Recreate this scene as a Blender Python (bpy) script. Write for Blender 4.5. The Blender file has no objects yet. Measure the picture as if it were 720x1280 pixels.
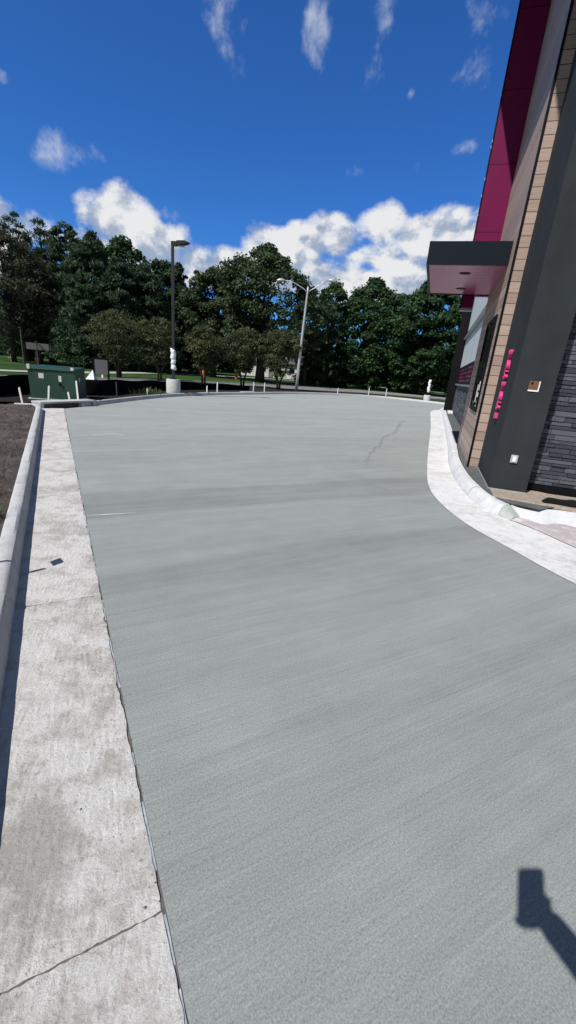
import bpy, bmesh, math, random
import numpy as np
from mathutils import Vector, Matrix
R=math.radians
random.seed(3)
S=bpy.context.scene; C=S.collection
SUN_EL=49.9; SUN_SH=43.8            # sun elevation; azimuth the shadows fall towards (from +Y towards +X)

# ------------------------------------------------------------------ object helpers
def tag(o,label=None,cat=None,group=None,kind=None):
    if label: o['label']=label
    if cat: o['category']=cat
    if group: o['group']=group
    if kind: o['kind']=kind
    return o
def empty(name,loc=(0,0,0),rz=0):
    o=bpy.data.objects.new(name,None); C.objects.link(o); o.location=loc; o.rotation_euler=(0,0,rz); o.empty_display_size=.2; return o
class MB:
    def __init__(s): s.v=[]; s.f=[]; s.mi=[]; s.t=[]
    def add(s,vs,fs,mi=0,tone=.5):
        b=len(s.v); s.v+= [tuple(v) for v in vs]; s.f+= [tuple(i+b for i in f) for f in fs]
        s.mi+= [mi]*len(fs); s.t+= [tone]*len(vs); return s
    def box(s,x0,x1,y0,y1,z0,z1,mi=0,tone=.5,bev=0):
        if bev:
            bm=bmesh.new(); bmesh.ops.create_cube(bm,size=1)
            for v in bm.verts: v.co=Vector(((x0+x1)/2+v.co.x*(x1-x0),(y0+y1)/2+v.co.y*(y1-y0),(z0+z1)/2+v.co.z*(z1-z0)))
            bmesh.ops.bevel(bm,geom=bm.edges[:],offset=bev,segments=2,affect='EDGES',profile=.6)
            bm.verts.index_update(); s.add([v.co[:] for v in bm.verts],[[v.index for v in f.verts] for f in bm.faces],mi,tone); bm.free(); return s
        v=[(x,y,z) for z in (z0,z1) for y in (y0,y1) for x in (x0,x1)]
        return s.add(v,[(0,2,3,1),(4,5,7,6),(0,1,5,4),(1,3,7,5),(3,2,6,7),(2,0,4,6)],mi,tone)
    def tube(s,pts,rad,n=8,mi=0,cap=True,tone=.5):
        pts=[Vector(p) for p in pts]; vs=[]; fs=[]
        for i,p in enumerate(pts):
            t=(pts[min(i+1,len(pts)-1)]-pts[max(i-1,0)]).normalized()
            a=t.orthogonal().normalized() if abs(t.z)<.9 else Vector((1,0,0)); a=(a-t*a.dot(t)).normalized(); b=t.cross(a)
            for k in range(n):
                q=2*math.pi*k/n; vs.append(p+(a*math.cos(q)+b*math.sin(q))*rad[i])
        for i in range(len(pts)-1):
            for k in range(n):
                k2=(k+1)%n; fs.append((i*n+k,i*n+k2,(i+1)*n+k2,(i+1)*n+k))
        if cap: fs+= [tuple(range(n))[::-1],tuple(range((len(pts)-1)*n,len(pts)*n))]
        return s.add(vs,fs,mi,tone)
    def lathe(s,prof,c=(0,0,0),n=24,mi=0):
        return s.tube([(c[0],c[1],c[2]+z+i*1e-5) for i,(r,z) in enumerate(prof)],[r for r,z in prof],n,mi)
    def build(s,name,mats,parent=None,smooth=False,tone=False):
        me=bpy.data.meshes.new(name); me.from_pydata(s.v,[],s.f); 
        for m in (mats if isinstance(mats,(list,tuple)) else [mats]): me.materials.append(m)
        me.polygons.foreach_set('material_index',s.mi)
        if smooth: me.polygons.foreach_set('use_smooth',[True]*len(s.f))
        if tone:
            a=me.attributes.new('tone','FLOAT','POINT'); a.data.foreach_set('value',s.t)
        bm=bmesh.new(); bm.from_mesh(me); bmesh.ops.recalc_face_normals(bm,faces=bm.faces[:]); bm.to_mesh(me); bm.free()
        me.update(); o=bpy.data.objects.new(name,me); C.objects.link(o)
        if parent: o.parent=parent
        return o
def copy_tree(o,parent=None):
    c=o.copy(); C.objects.link(c)
    if parent: c.parent=parent
    for ch in list(o.children): copy_tree(ch,c)
    return c

# ------------------------------------------------------------------ material helper
class NT:
    def __init__(s,name,world=False):
        if world: s.m=bpy.data.worlds.new(name)
        else: s.m=bpy.data.materials.new(name)
        s.m.use_nodes=True; s.t=s.m.node_tree; s.t.nodes.clear()
    def n(s,typ,ins=None,**kw):
        nd=s.t.nodes.new(typ)
        for k,v in kw.items(): setattr(nd,k,v)
        for k,v in (ins or {}).items():
            if isinstance(v,bpy.types.NodeSocket): s.t.links.new(v,nd.inputs[k])
            else: nd.inputs[k].default_value=v
        return nd
    def math(s,op,a,b=0,c=None,clamp=False):
        ins={0:a,1:b}
        if c is not None: ins[2]=c
        return s.n('ShaderNodeMath',ins,operation=op,use_clamp=clamp).outputs[0]
    def noise(s,vec,scale,detail=4,rough=.5,dist=0):
        return s.n('ShaderNodeTexNoise',{'Vector':vec,'Scale':scale,'Detail':detail,'Roughness':rough,'Distortion':dist}).outputs['Fac']
    def ramp(s,fac,stops,interp='LINEAR'):
        nd=s.n('ShaderNodeValToRGB',{'Fac':fac}); r=nd.color_ramp; r.interpolation=interp
        while len(r.elements)<len(stops): r.elements.new(.5)
        for e,(p,c) in zip(r.elements,stops):
            e.position=p; e.color=(c,c,c,1) if isinstance(c,(int,float)) else (*c,1)
        return nd.outputs['Color']
    def mix(s,fac,a,b,blend='MIX'):
        f=lambda v: (*v,1) if isinstance(v,tuple) and len(v)==3 else v
        nd=s.n('ShaderNodeMix',None,data_type='RGBA',blend_type=blend)
        for k,v in ((0,fac),(6,f(a)),(7,f(b))):
            if isinstance(v,bpy.types.NodeSocket): s.t.links.new(v,nd.inputs[k])
            else: nd.inputs[k].default_value=v
        return nd.outputs[2]
    def scale(s,col,fac):       # colour * scalar
        return s.n('ShaderNodeVectorMath',{0:col,'Scale':fac},operation='SCALE').outputs[0]
    def mapping(s,vec,rz=0,sc=(1,1,1)):
        return s.n('ShaderNodeMapping',{'Vector':vec,'Rotation':(0,0,rz),'Scale':sc}).outputs[0]
    def coord(s): return s.n('ShaderNodeTexCoord').outputs['Object']
    def attr(s,name): return s.n('ShaderNodeAttribute',attribute_name=name).outputs['Fac']
    def bump(s,h,strength,dist=.01,prev=None):
        ins={'Height':h,'Strength':strength,'Distance':dist}
        if prev: ins['Normal']=prev
        return s.n('ShaderNodeBump',ins).outputs[0]
    def out(s,col,rough=.7,normal=None,metal=0,spec=.5,extra=None):
        ins={'Base Color':(*col,1) if isinstance(col,tuple) else col,'Roughness':rough,'Metallic':metal,'Specular IOR Level':spec}
        if normal: ins['Normal']=normal
        ins.update(extra or {})
        b=s.n('ShaderNodeBsdfPrincipled',ins)
        s.n('ShaderNodeOutputMaterial',{'Surface':b.outputs[0]}); return s.m
def paint(name,col,rough=.5,var=.12,scale=6,metal=0,bump=0,bscale=80,spec=.5):
    t=NT(name); c=t.coord(); f=t.noise(c,scale,5,.6)
    k=t.n('ShaderNodeMapRange',{'Value':f,'From Min':.25,'From Max':.75,'To Min':1-var,'To Max':1+var}).outputs[0]
    nm=t.bump(t.noise(c,bscale,3),bump,.004) if bump else None
    return t.out(t.scale((*col,),k) if False else t.scale(t.n('ShaderNodeRGB').outputs[0],k) if False else t.mix(1,t.n('ShaderNodeCombineColor',{0:k,1:k,2:k}).outputs[0],col,'MULTIPLY'),rough,nm,metal,spec)
def lin(r,g,b):
    f=lambda c: ((c/255+.055)/1.055)**2.4 if c>10 else c/255/12.92
    return (f(r),f(g),f(b))

M={}
K=R(-29.43); kd=Vector((math.sin(K),math.cos(K))); kp=Vector((math.cos(K),-math.sin(K)))   # along / across the left kerb
def LK(d,p,z=0): q=kd*d+kp*p; return (q.x,q.y,z)
def uv(t):            # coordinates: x across the lane (broom direction), y along the left kerb
    return t.mapping(t.coord(),K)
# broom-finished concrete lane
t=NT('broomed_concrete'); p=uv(t); sx=t.n('ShaderNodeSeparateXYZ',{0:p})
fine=t.noise(p,170,3,.7); grit=t.noise(p,95,4,.78); streak=t.noise(t.mapping(p,0,(.8,42,1)),2.0,6,.75); streak2=t.noise(t.mapping(p,R(-6),(.25,6,1)),1.5,4,.65,.4)
blot=t.math('ADD',t.math('MULTIPLY',t.noise(t.mapping(p,R(4),(.5,1.4,1)),.9,6,.66),.6),t.math('MULTIPLY',t.noise(p,2.6,6,.68),.4)); wob=t.noise(p,.45,3,.5)
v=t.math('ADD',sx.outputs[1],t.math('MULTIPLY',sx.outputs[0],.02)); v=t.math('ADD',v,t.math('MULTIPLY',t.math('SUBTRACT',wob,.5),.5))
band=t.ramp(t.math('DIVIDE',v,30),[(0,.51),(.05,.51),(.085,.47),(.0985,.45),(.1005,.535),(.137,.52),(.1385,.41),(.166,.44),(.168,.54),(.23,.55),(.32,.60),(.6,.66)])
k=t.math('ADD',t.math('MULTIPLY',t.math('SUBTRACT',fine,.5),1.5),1.0)
k=t.math('ADD',k,t.math('MULTIPLY',t.math('SUBTRACT',grit,.5),.8))
k=t.math('ADD',k,t.math('MULTIPLY',t.math('SUBTRACT',streak,.5),.42))
k=t.math('ADD',k,t.math('MULTIPLY',t.math('SUBTRACT',streak2,.5),.34))
k=t.math('ADD',k,t.math('MULTIPLY',t.math('SUBTRACT',blot,.5),.75))
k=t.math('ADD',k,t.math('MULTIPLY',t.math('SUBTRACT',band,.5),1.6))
ln=t.noise(t.mapping(p,R(1.5),(.35,30,1)),2.4,5,.8); k=t.math('ADD',k,t.math('MULTIPLY',t.ramp(ln,[(.54,0),(.70,1)]),.15)); k=t.math('SUBTRACT',k,t.math('MULTIPLY',t.ramp(ln,[(.30,1),(.46,0)]),.14))
ps=t.n('ShaderNodeTexWhiteNoise',{'W':t.math('FLOOR',t.math('ADD',t.math('DIVIDE',v,.68),t.math('MULTIPLY',t.noise(p,3,3,.6),.25)))},noise_dimensions='1D').outputs['Value']; k=t.math('ADD',k,t.math('MULTIPLY',t.math('SUBTRACT',ps,.5),.075))
fleck=t.ramp(t.n('ShaderNodeTexVoronoi',{'Vector':p,'Scale':7.0}).outputs['Distance'],[(.0,1),(.035,0)])
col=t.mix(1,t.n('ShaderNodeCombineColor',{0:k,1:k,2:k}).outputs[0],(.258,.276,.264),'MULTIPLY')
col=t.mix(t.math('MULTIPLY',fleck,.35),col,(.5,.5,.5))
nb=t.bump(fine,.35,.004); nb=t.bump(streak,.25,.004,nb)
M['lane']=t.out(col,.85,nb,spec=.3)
# old pale gutter concrete, scaled and stained
def pale(name,base,stain,amount,bscale=1.0,dirty=.6,pit=.5):
    t=NT(name); p=t.coord()
    big=t.noise(p,1.5,6,.68); mid=t.noise(p,7,8,.74); fine=t.noise(p,140,3,.75); grain=t.noise(p,48,7,.78)
    s=t.math('ADD',t.math('MULTIPLY',big,.40),t.math('MULTIPLY',mid,.66))
    a=t.ramp(s,[(.50,0),(.50+.13*dirty,1)])
    col=t.mix(t.math('MULTIPLY',a,amount),base,stain)
    if name.startswith('worn'):
        q=uv(t); sq=t.n('ShaderNodeSeparateXYZ',{0:q})
        for (cx,cy,rx,ry,am) in ((-.17,1.12,.15,.34,.85),(-.10,.62,.10,.10,.5),(-.05,3.9,.16,.25,.5),(.02,5.2,.2,.2,.5)):
            e1=t.math('MULTIPLY',t.math('SUBTRACT',sq.outputs[0],cx),1/rx); e2=t.math('MULTIPLY',t.math('SUBTRACT',sq.outputs[1],cy),1/ry)
            e=t.math('SUBTRACT',1,t.math('SQRT',t.math('ADD',t.math('MULTIPLY',e1,e1),t.math('MULTIPLY',e2,e2))))
            e=t.math('ADD',e,t.math('MULTIPLY',t.math('SUBTRACT',mid,.5),2.2))
            col=t.mix(t.math('MULTIPLY',t.ramp(e,[(.0,0),(.55,1)]),am),col,(.33,.31,.295))
    dk=t.ramp(t.math('ADD',t.math('MULTIPLY',grain,.75),t.math('MULTIPLY',big,.25)),[(.545,0),(.625,1)])
    col=t.mix(t.math('MULTIPLY',dk,pit),col,(stain[0]*.5,stain[1]*.48,stain[2]*.46))
    sp=t.ramp(t.n('ShaderNodeTexVoronoi',{'Vector':t.n('ShaderNodeVectorMath',{0:p,1:t.n('ShaderNodeTexNoise',{'Vector':p,'Scale':30.0}).outputs['Color']},operation='ADD').outputs[0],'Scale':16.0}).outputs['Distance'],[(.06,1),(.13,0)])
    col=t.mix(t.math('MULTIPLY',sp,pit*.9),col,(.16,.15,.14))
    k=t.math('ADD',.25,t.math('ADD',t.math('MULTIPLY',fine,.75),t.math('MULTIPLY',grain,.75))); col=t.mix(1,t.n('ShaderNodeCombineColor',{0:k,1:k,2:k}).outputs[0],col,'MULTIPLY')
    n=t.bump(grain,.55*bscale,.010); n=t.bump(fine,.5*bscale,.003,n)
    return t.out(col,.9,n,spec=.25)
M['gutter']=pale('worn_gutter_concrete',(.585,.572,.552),(.355,.325,.295),.78,1.3,.9,.75)
M['gutter_white']=pale('fresh_gutter_concrete',(.70,.70,.695),(.44,.42,.39),.7,.8,1.2,.65)
M['kerb']=pale('kerb_concrete',(.50,.505,.51),(.35,.35,.35),.55,.5,1.0,.45)
M['kerb_white']=pale('white_kerb_concrete',(.62,.63,.635),(.44,.44,.44),.6,.5,1.1,.4)
M['sidewalk_white']=pale('fresh_white_concrete',(.63,.635,.635),(.46,.46,.45),.6,.5,1.1,.25)
M['grey_conc']=pale('grey_patch_concrete',(.40,.43,.41),(.24,.26,.24),.5,.4,1.0,.1)
M['plinth']=paint('dark_footing',(.10,.11,.11),.8,.2,5,bump=.3)
M['pink']=pale('pinkish_paving',(.42,.375,.38),(.62,.61,.60),.9,.4,1.0,.2)
M['pedestal']=paint('pale_pedestal_concrete',(.50,.50,.49),.85,.14,7,bump=.3)
M['joint']=paint('dark_joint',(.13,.122,.115),.95,.5,30,spec=.05)
M['groove']=paint('dusty_groove',(.17,.15,.13),.95,.35,25,spec=.05)
M['backer']=paint('pale_blue_joint_filler',(.30,.34,.37),.85,.5,22)
M['whiteline']=paint('white_residue',(.78,.78,.78),.8,.1)
M['crackm']=paint('hairline_crack',(.215,.230,.218),.9)
t=NT('bare_soil'); p=t.coord(); a=t.noise(p,2.2,6,.7); b=t.noise(p,28,6,.75)
col=t.ramp(t.math('ADD',t.math('MULTIPLY',a,.5),t.math('MULTIPLY',b,.5)),[(.36,(.060,.050,.045)),(.5,(.115,.095,.085)),(.62,(.21,.18,.165))])
M['soil']=t.out(col,.95,t.bump(b,1.0,.05,t.bump(a,.6,.08)),spec=.15)
t=NT('tan_sand'); p=t.coord(); b=t.noise(p,20,6,.75); M['sand']=t.out(t.ramp(b,[(.3,(.28,.22,.17)),(.7,(.5,.42,.35))]),.95,t.bump(b,1,.03),spec=.15)
t=NT('dark_mulch'); p=t.coord(); b=t.noise(p,9,6,.8); M['mulch']=t.out(t.ramp(b,[(.3,(.012,.011,.010)),(.6,(.045,.04,.035)),(.8,(.09,.08,.07))]),.95,t.bump(b,1,.08),spec=.1)
t=NT('mown_lawn'); p=t.coord(); a=t.noise(p,.25,5,.6); b=t.noise(p,14,5,.75)
col=t.ramp(t.math('ADD',t.math('MULTIPLY',a,.55),t.math('MULTIPLY',b,.45)),[(.36,(.016,.040,.010)),(.5,(.035,.078,.017)),(.64,(.075,.115,.032))])
M['lawn']=t.out(col,.95,t.bump(b,1,.06),spec=.15)
t=NT('weathered_asphalt'); p=t.coord(); b=t.noise(p,1.1,5,.6); M['asphalt']=t.out(t.ramp(b,[(.3,(.15,.15,.155)),(.7,(.24,.235,.235))]),.9,spec=.2)
M['walk']=paint('sidewalk_concrete',(.42,.41,.39),.9,.12,3)
M['dark_stucco']=paint('charcoal_stucco',(.030,.035,.039),.8,.22,2.2,bump=.35,bscale=130,spec=.12)
# veneer stone, tone per block
t=NT('grey_ledge_stone'); p=t.coord(); tn=t.attr('tone'); b=t.noise(p,26,6,.75)
k=t.math('ADD',t.math('MULTIPLY',tn,.9),t.math('MULTIPLY',b,.9))
M['stone']=t.out(t.ramp(k,[(.35,(.029,.032,.041)),(.9,(.054,.060,.076)),(1.4,(.092,.099,.120))]),.75,t.bump(b,.8,.012),spec=.35)
M['stone_back']=paint('stone_mortar',(.018,.019,.023),.9)
# wood-look boards: rows .152 m high
def wood(name,horizontal_axis):
    t=NT(name); p=t.coord(); s=t.n('ShaderNodeSeparateXYZ',{0:p}); ax=s.outputs[horizontal_axis]
    row=t.math('FLOOR',t.math('DIVIDE',s.outputs[2],.152)); fr=t.math('FRACT',t.math('DIVIDE',s.outputs[2],.152))
    seam=t.math('LESS_THAN',fr,.055)
    rv=t.n('ShaderNodeTexWhiteNoise',{'W':row},noise_dimensions='1D').outputs['Value']
    q=t.n('ShaderNodeCombineXYZ',{0:t.math('MULTIPLY',ax,1.6),1:t.math('MULTIPLY',row,7.3),2:t.math('MULTIPLY',s.outputs[2],48)}).outputs[0]
    g=t.noise(q,1.3,5,.65,.6); 
    k=t.math('ADD',t.math('MULTIPLY',g,.75),t.math('MULTIPLY',rv,.28))
    col=t.ramp(k,[(.2,(.25,.175,.145)),(.5,(.38,.28,.232)),(.85,(.50,.39,.33))])
    col=t.mix(seam,col,(.04,.032,.028))
    return t.out(col,.6,t.bump(t.math('SUBTRACT',1,seam),.6,.008,t.bump(g,.15,.003)),spec=.3)
M['wood_side']=wood('wood_look_siding',1); M['wood_end']=wood('wood_look_siding_end',0)
M['black_trim']=paint('black_metal_trim',(.005,.005,.006),.6,spec=.12)
M['red']=paint('burgundy_panel',(.150,.007,.060),.45,.08,2,spec=.15)
M['fascia']=paint('blue_black_fascia',(.0075,.0125,.018),.5,.1,2,spec=.12)
t=NT('plum_soffit_boards'); p=t.coord(); s=t.n('ShaderNodeSeparateXYZ',{0:p}); fr=t.math('FRACT',t.math('DIVIDE',s.outputs[1],.23)); seam=t.math('LESS_THAN',fr,.10)
g=t.noise(t.mapping(p,0,(1,9,1)),2,4,.6); M['soffit']=t.out(t.mix(seam,t.ramp(g,[(.3,(.33,.046,.145)),(.7,(.41,.065,.18))]),(.13,.014,.05)),.30,spec=.5)
M['downlight']=paint('dark_downlight',(.06,.006,.025),.7,spec=.1)
M['pinklet']=paint('pink_letter_plastic',(.62,.055,.22),.35,.08,9)
M['white']=paint('white_plastic',(.78,.78,.78),.45,.05)
M['wrap']=paint('white_wrap_film',(.82,.82,.83),.3,.06,20,bump=.5,bscale=25)
M['bluegrey']=paint('grey_white_blind',(.55,.59,.62),.5,.06)
M['metal']=paint('grey_flashing',(.28,.30,.31),.4,.1,metal=.3)
M['galv']=paint('galvanised_steel',(.46,.47,.46),.45,.1,9,metal=.35)
M['bronze']=paint('dark_bronze_paint',(.022,.022,.024),.45,.1)
t=NT('dark_window_glass'); M['glass']=t.out((.010,.012,.013),.06,spec=.6)
M['green']=paint('dark_green_cabinet_paint',(.017,.058,.038),.5,.14,3,bump=.08)
M['sticker']=paint('pale_sticker',(.62,.63,.60),.5,.15,30)
M['wood_stake']=paint('raw_stake_wood',(.52,.46,.40),.8,.15,20)
M['pale_stake']=paint('whitewashed_stake',(.72,.70,.66),.75,.1,20)
M['silt']=paint('black_silt_fabric',(.0035,.0035,.004),.9,.25,8,bump=.4,bscale=12,spec=.05)
M['signgrey']=paint('grey_sign_board',(.15,.14,.155),.6,.06,4)
M['brown_sign']=paint('grey_brown_sign',(.20,.18,.18),.6,.08,4)
M['dark_wood']=paint('dark_weathered_post',(.05,.045,.045),.85,.2,9)
M['orange']=paint('orange_plastic',(.70,.13,.03),.5,.08)
M['yellow']=paint('yellow_hydrant_paint',(.62,.50,.09),.5,.1)
M['carwhite']=paint('white_car_paint',(.70,.71,.72),.2,.03)
M['tyre']=paint('black_rubber',(.012,.012,.012),.8)
M['housewhite']=paint('white_house_siding',(.68,.68,.66),.7,.05)
M['roofgrey']=paint('grey_roof',(.10,.10,.105),.8,.15)
M['tarp']=paint('black_plastic_tarp',(.007,.007,.008),.35,.2,6,bump=.7,bscale=14)
M['oldsign']=paint('faded_sign_back',(.22,.17,.17),.6,.1)
M['bark']=paint('grey_brown_bark',(.060,.050,.043),.95,.35,9,bump=.9,bscale=18,spec=.1)
M['skin']=paint('skin',(.42,.24,.17),.5,.06); M['shirt']=paint('navy_tshirt',(.03,.045,.08),.85,.1); M['jeans']=paint('blue_jeans',(.06,.085,.14),.85,.12); M['hair']=paint('brown_hair',(.03,.02,.015),.6,.2,40); M['shoe']=paint('brown_boots',(.09,.06,.04),.6,.1); M['phone']=paint('black_phone',(.01,.01,.012),.2,.03)
M['roof']=paint('flat_roof_membrane',(.30,.30,.30),.8,.08)
def leafmat(name,dark,mid,light,trans=.30):
    t=NT(name); tn=t.attr('tone'); p=t.coord(); b=t.noise(p,.9,3,.6)
    k=t.math('ADD',t.math('MULTIPLY',tn,.75),t.math('MULTIPLY',b,.35))
    col=t.ramp(k,[(.2,dark),(.55,mid),(.95,light)])
    a=t.n('ShaderNodeBsdfPrincipled',{'Base Color':col,'Roughness':.62,'Specular IOR Level':.25})
    tr=t.n('ShaderNodeBsdfTranslucent',{'Color':t.scale(col,1.3)})
    mx=t.n('ShaderNodeMixShader',{0:trans,1:a.outputs[0],2:tr.outputs[0]})
    t.n('ShaderNodeOutputMaterial',{'Surface':mx.outputs[0]}); return t.m
M['lf_oak']=leafmat('oak_foliage',(0.0220,0.0378,0.0171),(0.0488,0.0756,0.0329),(0.0976,0.1318,0.0586))
M['lf_maple']=leafmat('maple_foliage',(0.0146,0.0390,0.0146),(0.0366,0.0805,0.0293),(0.0756,0.1366,0.0512))
M['lf_cedar']=leafmat('cedar_foliage',(0.0220,0.0439,0.0256),(0.0512,0.0891,0.0488),(0.1037,0.1488,0.0830))
M['lf_brown']=leafmat('bronze_foliage',(0.0366,0.0390,0.0232),(0.0805,0.0805,0.0512),(0.1440,0.1403,0.0878))
M['lf_pine']=leafmat('pine_foliage',(0.0171,0.0342,0.0183),(0.0366,0.0634,0.0317),(0.0708,0.1037,0.0537))
M['lf_small']=leafmat('olive_foliage',(0.0366,0.0439,0.0195),(0.0805,0.0927,0.0415),(0.1403,0.1525,0.0683))
M['lf_bush']=leafmat('bush_foliage',(.018,.045,.014),(.038,.085,.026),(.070,.13,.040))
M['lf_weed']=leafmat('weed_foliage',(.03,.07,.02),(.06,.12,.03),(.11,.17,.05))

# ------------------------------------------------------------------ geometry helpers
def smooth(pts,n=6):
    P=[np.array(p,float) for p in pts]; P=[2*P[0]-P[1]]+P+[2*P[-1]-P[-2]]; out=[]
    for i in range(1,len(P)-2):
        for j in range(n):
            s=j/n; out.append(.5*((2*P[i])+(-P[i-1]+P[i+1])*s+(2*P[i-1]-5*P[i]+4*P[i+1]-P[i+2])*s*s+(-P[i-1]+3*P[i]-3*P[i+1]+P[i+2])*s**3))
    out.append(P[-2]); return np.array(out)
def resample(P,step):
    P=np.array(P,float); d=np.r_[0,np.cumsum(np.linalg.norm(np.diff(P,axis=0),axis=1))]; n=max(2,int(d[-1]/step)+1); s=np.linspace(0,d[-1],n)
    return np.stack([np.interp(s,d,P[:,k]) for k in range(P.shape[1])],1)
def right_normals(P):
    t=np.gradient(P,axis=0); t/=np.linalg.norm(t,axis=1)[:,None]; return np.stack([t[:,1],-t[:,0]],1)
def sweep(mb,path,prof,mi=0,hs=None,jit=0):
    P=np.array(path); N=right_normals(P); m=len(prof); vs=[]; fs=[]; rs=np.random.RandomState(4)
    for i in range(len(P)):
        h=1 if hs is None else hs[i]
        for (o,z) in prof:
            j=rs.uniform(-jit,jit,2)
            q=P[i]+N[i]*(o+j[0]); vs.append((q[0],q[1],z*h+j[1] if z>0 else z))
    for i in range(len(P)-1):
        for k in range(m-1): fs.append((i*m+k,i*m+k+1,(i+1)*m+k+1,(i+1)*m+k))
    fs+= [tuple(range(m)),tuple(range((len(P)-1)*m,len(P)*m))[::-1]]
    return mb.add(vs,fs,mi)
def strip(mb,A,B,zA,zB,mi=0):
    n=len(A); f=lambda z,i: z[i] if hasattr(z,'__len__') else z
    vs=[(a[0],a[1],f(zA,i)) for i,a in enumerate(A)]+[(b[0],b[1],f(zB,i)) for i,b in enumerate(B)]
    return mb.add(vs,[(i,i+1,n+i+1,n+i) for i in range(n-1)],mi)
def struct(o): o['kind']='structure'; return o

# ------------------------------------------------------------------ SETTING: ground, lane, gutters, kerbs
far_kerb=[(-6.08,12.1),(-5.9,13.4),(-5.72,15.2),(-5.2,18.05),(-4.05,21.1),(-2.3,24.4),(-.6,27.6),(1.4,30.2),(4.1,32.6),(7.2,33.6),(9.9,32.4),(11.6,30.4),(14,27.5),(18,24)]
FK=smooth(far_kerb,6)
right_edge=[(30,28.5),(20,26.2),(12,25.6),(8.6,25.2),(7.2,23.2),(5.85,18.8),(4.53,14.34),(3.01,9.4),(2.30,7.0),(2.06,6.03),(1.99,5.35),(2.01,4.75),(2.09,4.3),(2.22,3.9),(2.36,3.42),(2.52,3.02),(2.80,2.35),(3.4,1.4),(4.4,.5),(6,-.6),(9,-2)]
RE=smooth(right_edge,5)
kerb_base=[(30,29.2),(20,26.9),(12,26.35),(9.0,25.9),(8.1,24.6),(7.72,23.1),(6.5,19.2),(5.13,14.73),(3.85,10.6),(3.10,8.3),(2.71,6.85),(2.54,5.9),(2.50,5.4),(2.545,5.05),(2.66,4.80)]
KB=smooth(kerb_base,6)
flush=[(2.66,4.80),(2.76,4.66),(2.84,4.47),(2.92,4.22),(3.03,3.9),(3.25,3.4),(3.7,2.6),(4.5,1.7),(6,.7),(9,-.7)]
FL=smooth(flush,5)
# base ground to the horizon
g=MB(); n=48
g.add([(0,0,-.07)]+[(900*math.cos(2*math.pi*i/n),900*math.sin(2*math.pi*i/n),-.07) for i in range(n)],[(0,i+1,(i+1)%n+1) for i in range(n)])
struct(g.build('ground',M['lawn']))
# lane slab
lane=[LK(-5,.157)[:2],LK(12.95,.157)[:2]]+[tuple(q) for q in FK]+[(30,18)]
lane=[LK(-5,.157)[:2],LK(12.95,.157)[:2],(-6.08,12.05)]+[tuple(q) for q in FK if q[1]>12.2]+[(30,22)]+[tuple(q) for q in RE]+[(9,-5)]
m=MB(); m.add([(x,y,0) for x,y in lane],[tuple(range(len(lane)))],0)
# hairline crack and white residue line lie on the slab
def ribbon(mb,pts,w,z,mi,seed=1,jit=.02):
    rs=np.random.RandomState(seed); P=resample(pts,.12); P[1:-1]+=rs.normal(0,jit,P[1:-1].shape); N=right_normals(P); ww=w*rs.uniform(.3,1.2,len(P)); ww[0]=ww[-1]=.001
    strip(mb,P-N*ww[:,None],P+N*ww[:,None],z,z,mi)
ribbon(m,[(1.35,7.41),(1.55,8.5),(1.95,9.6),(2.28,10.99),(2.95,12.53),(3.41,14.21),(4.15,16.67)],.017,.004,1,2,.03)
ribbon(m,[(1.95,9.7),(2.5,9.8),(2.75,10.05)],.006,.004,1,3,.03)
ribbon(m,[(-1.93,3.76),(-1.73,3.86),(-1.53,3.96)],.010,.004,2,5,.003)
ribbon(m,[(-3.9,7.9),(-3.55,8.3),(-3.35,8.2)],.014,.004,2,6,.004)
struct(m.build('concrete_lane',[M['lane'],M['crackm'],M['whiteline']]))
# joint under the gutter edge
j=MB(); strip(j,[LK(-5,.11)[:2],LK(13,.11)[:2]],[LK(-5,.2)[:2],LK(13,.2)[:2]],-.002,-.002,0)
rs=np.random.RandomState(8)
for a,b in ((.25,.62),(.66,.80),(.9,1.2),(1.3,1.42),(1.75,2.2),(2.35,2.62),(2.8,3.3),(3.5,4.4),(4.6,5.6),(6,8)):
    P=[LK(d,.1515+rs.uniform(-.002,.002))[:2] for d in np.arange(a,b,.06)]; P=np.array(P); N=np.array([kp]*len(P)); strip(j,P-N*.004,P+N*.0035,-.0005,.0005,1)
struct(j.build('lane_joint',[M['joint'],M['backer']]))
# left gutter pan: slabs between joints, with a chipped edge
def gutter_slab(mb,d0,d1,seed):
    rs=np.random.RandomState(seed); D=np.arange(d0,d1+1e-6,.035); D[-1]=d1
    e=.146+np.cumsum(rs.normal(0,.0016,len(D))); e=.146+(e-e.mean())*.22; e=np.clip(e+rs.normal(0,.0022,len(D))-(rs.rand(len(D))<.05)*rs.uniform(.004,.016,len(D)),.120,.1525)
    rows=[]; offs=list(np.linspace(-.36,.125,40))
    n=len(D); vs=[];
    for i,d in enumerate(D):
        cut=.012*np.sin(d*3)*0
        for o in offs+[e[i]]: vs.append(LK(d+(rs.uniform(-.0022,.0022) if i in (0,n-1) else 0),o,.003+rs.normal(0,.0006)-(.003 if i in (0,n-1) else 0)))
        vs.append(LK(d,e[i]-.004,-.02))
    k=len(offs)+2; mb.add(vs,[(i*k+q,i*k+q+1,(i+1)*k+q+1,(i+1)*k+q) for i in range(n-1) for q in range(k-1)],0)
m=MB(); edges=[-5,.79,2.66,7.75,10.4,13.0]
for i in range(len(edges)-1): gutter_slab(m,edges[i]+.0015,edges[i+1]-.002-(.0015 if i==0 else 0),20+i)
strip(m,[LK(-5,-.36)[:2],LK(13,-.36)[:2]],[LK(-5,.135)[:2],LK(13,.135)[:2]],-.004,-.004,1)
struct(m.build('gutter',[M['gutter'],M['groove']]))
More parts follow.
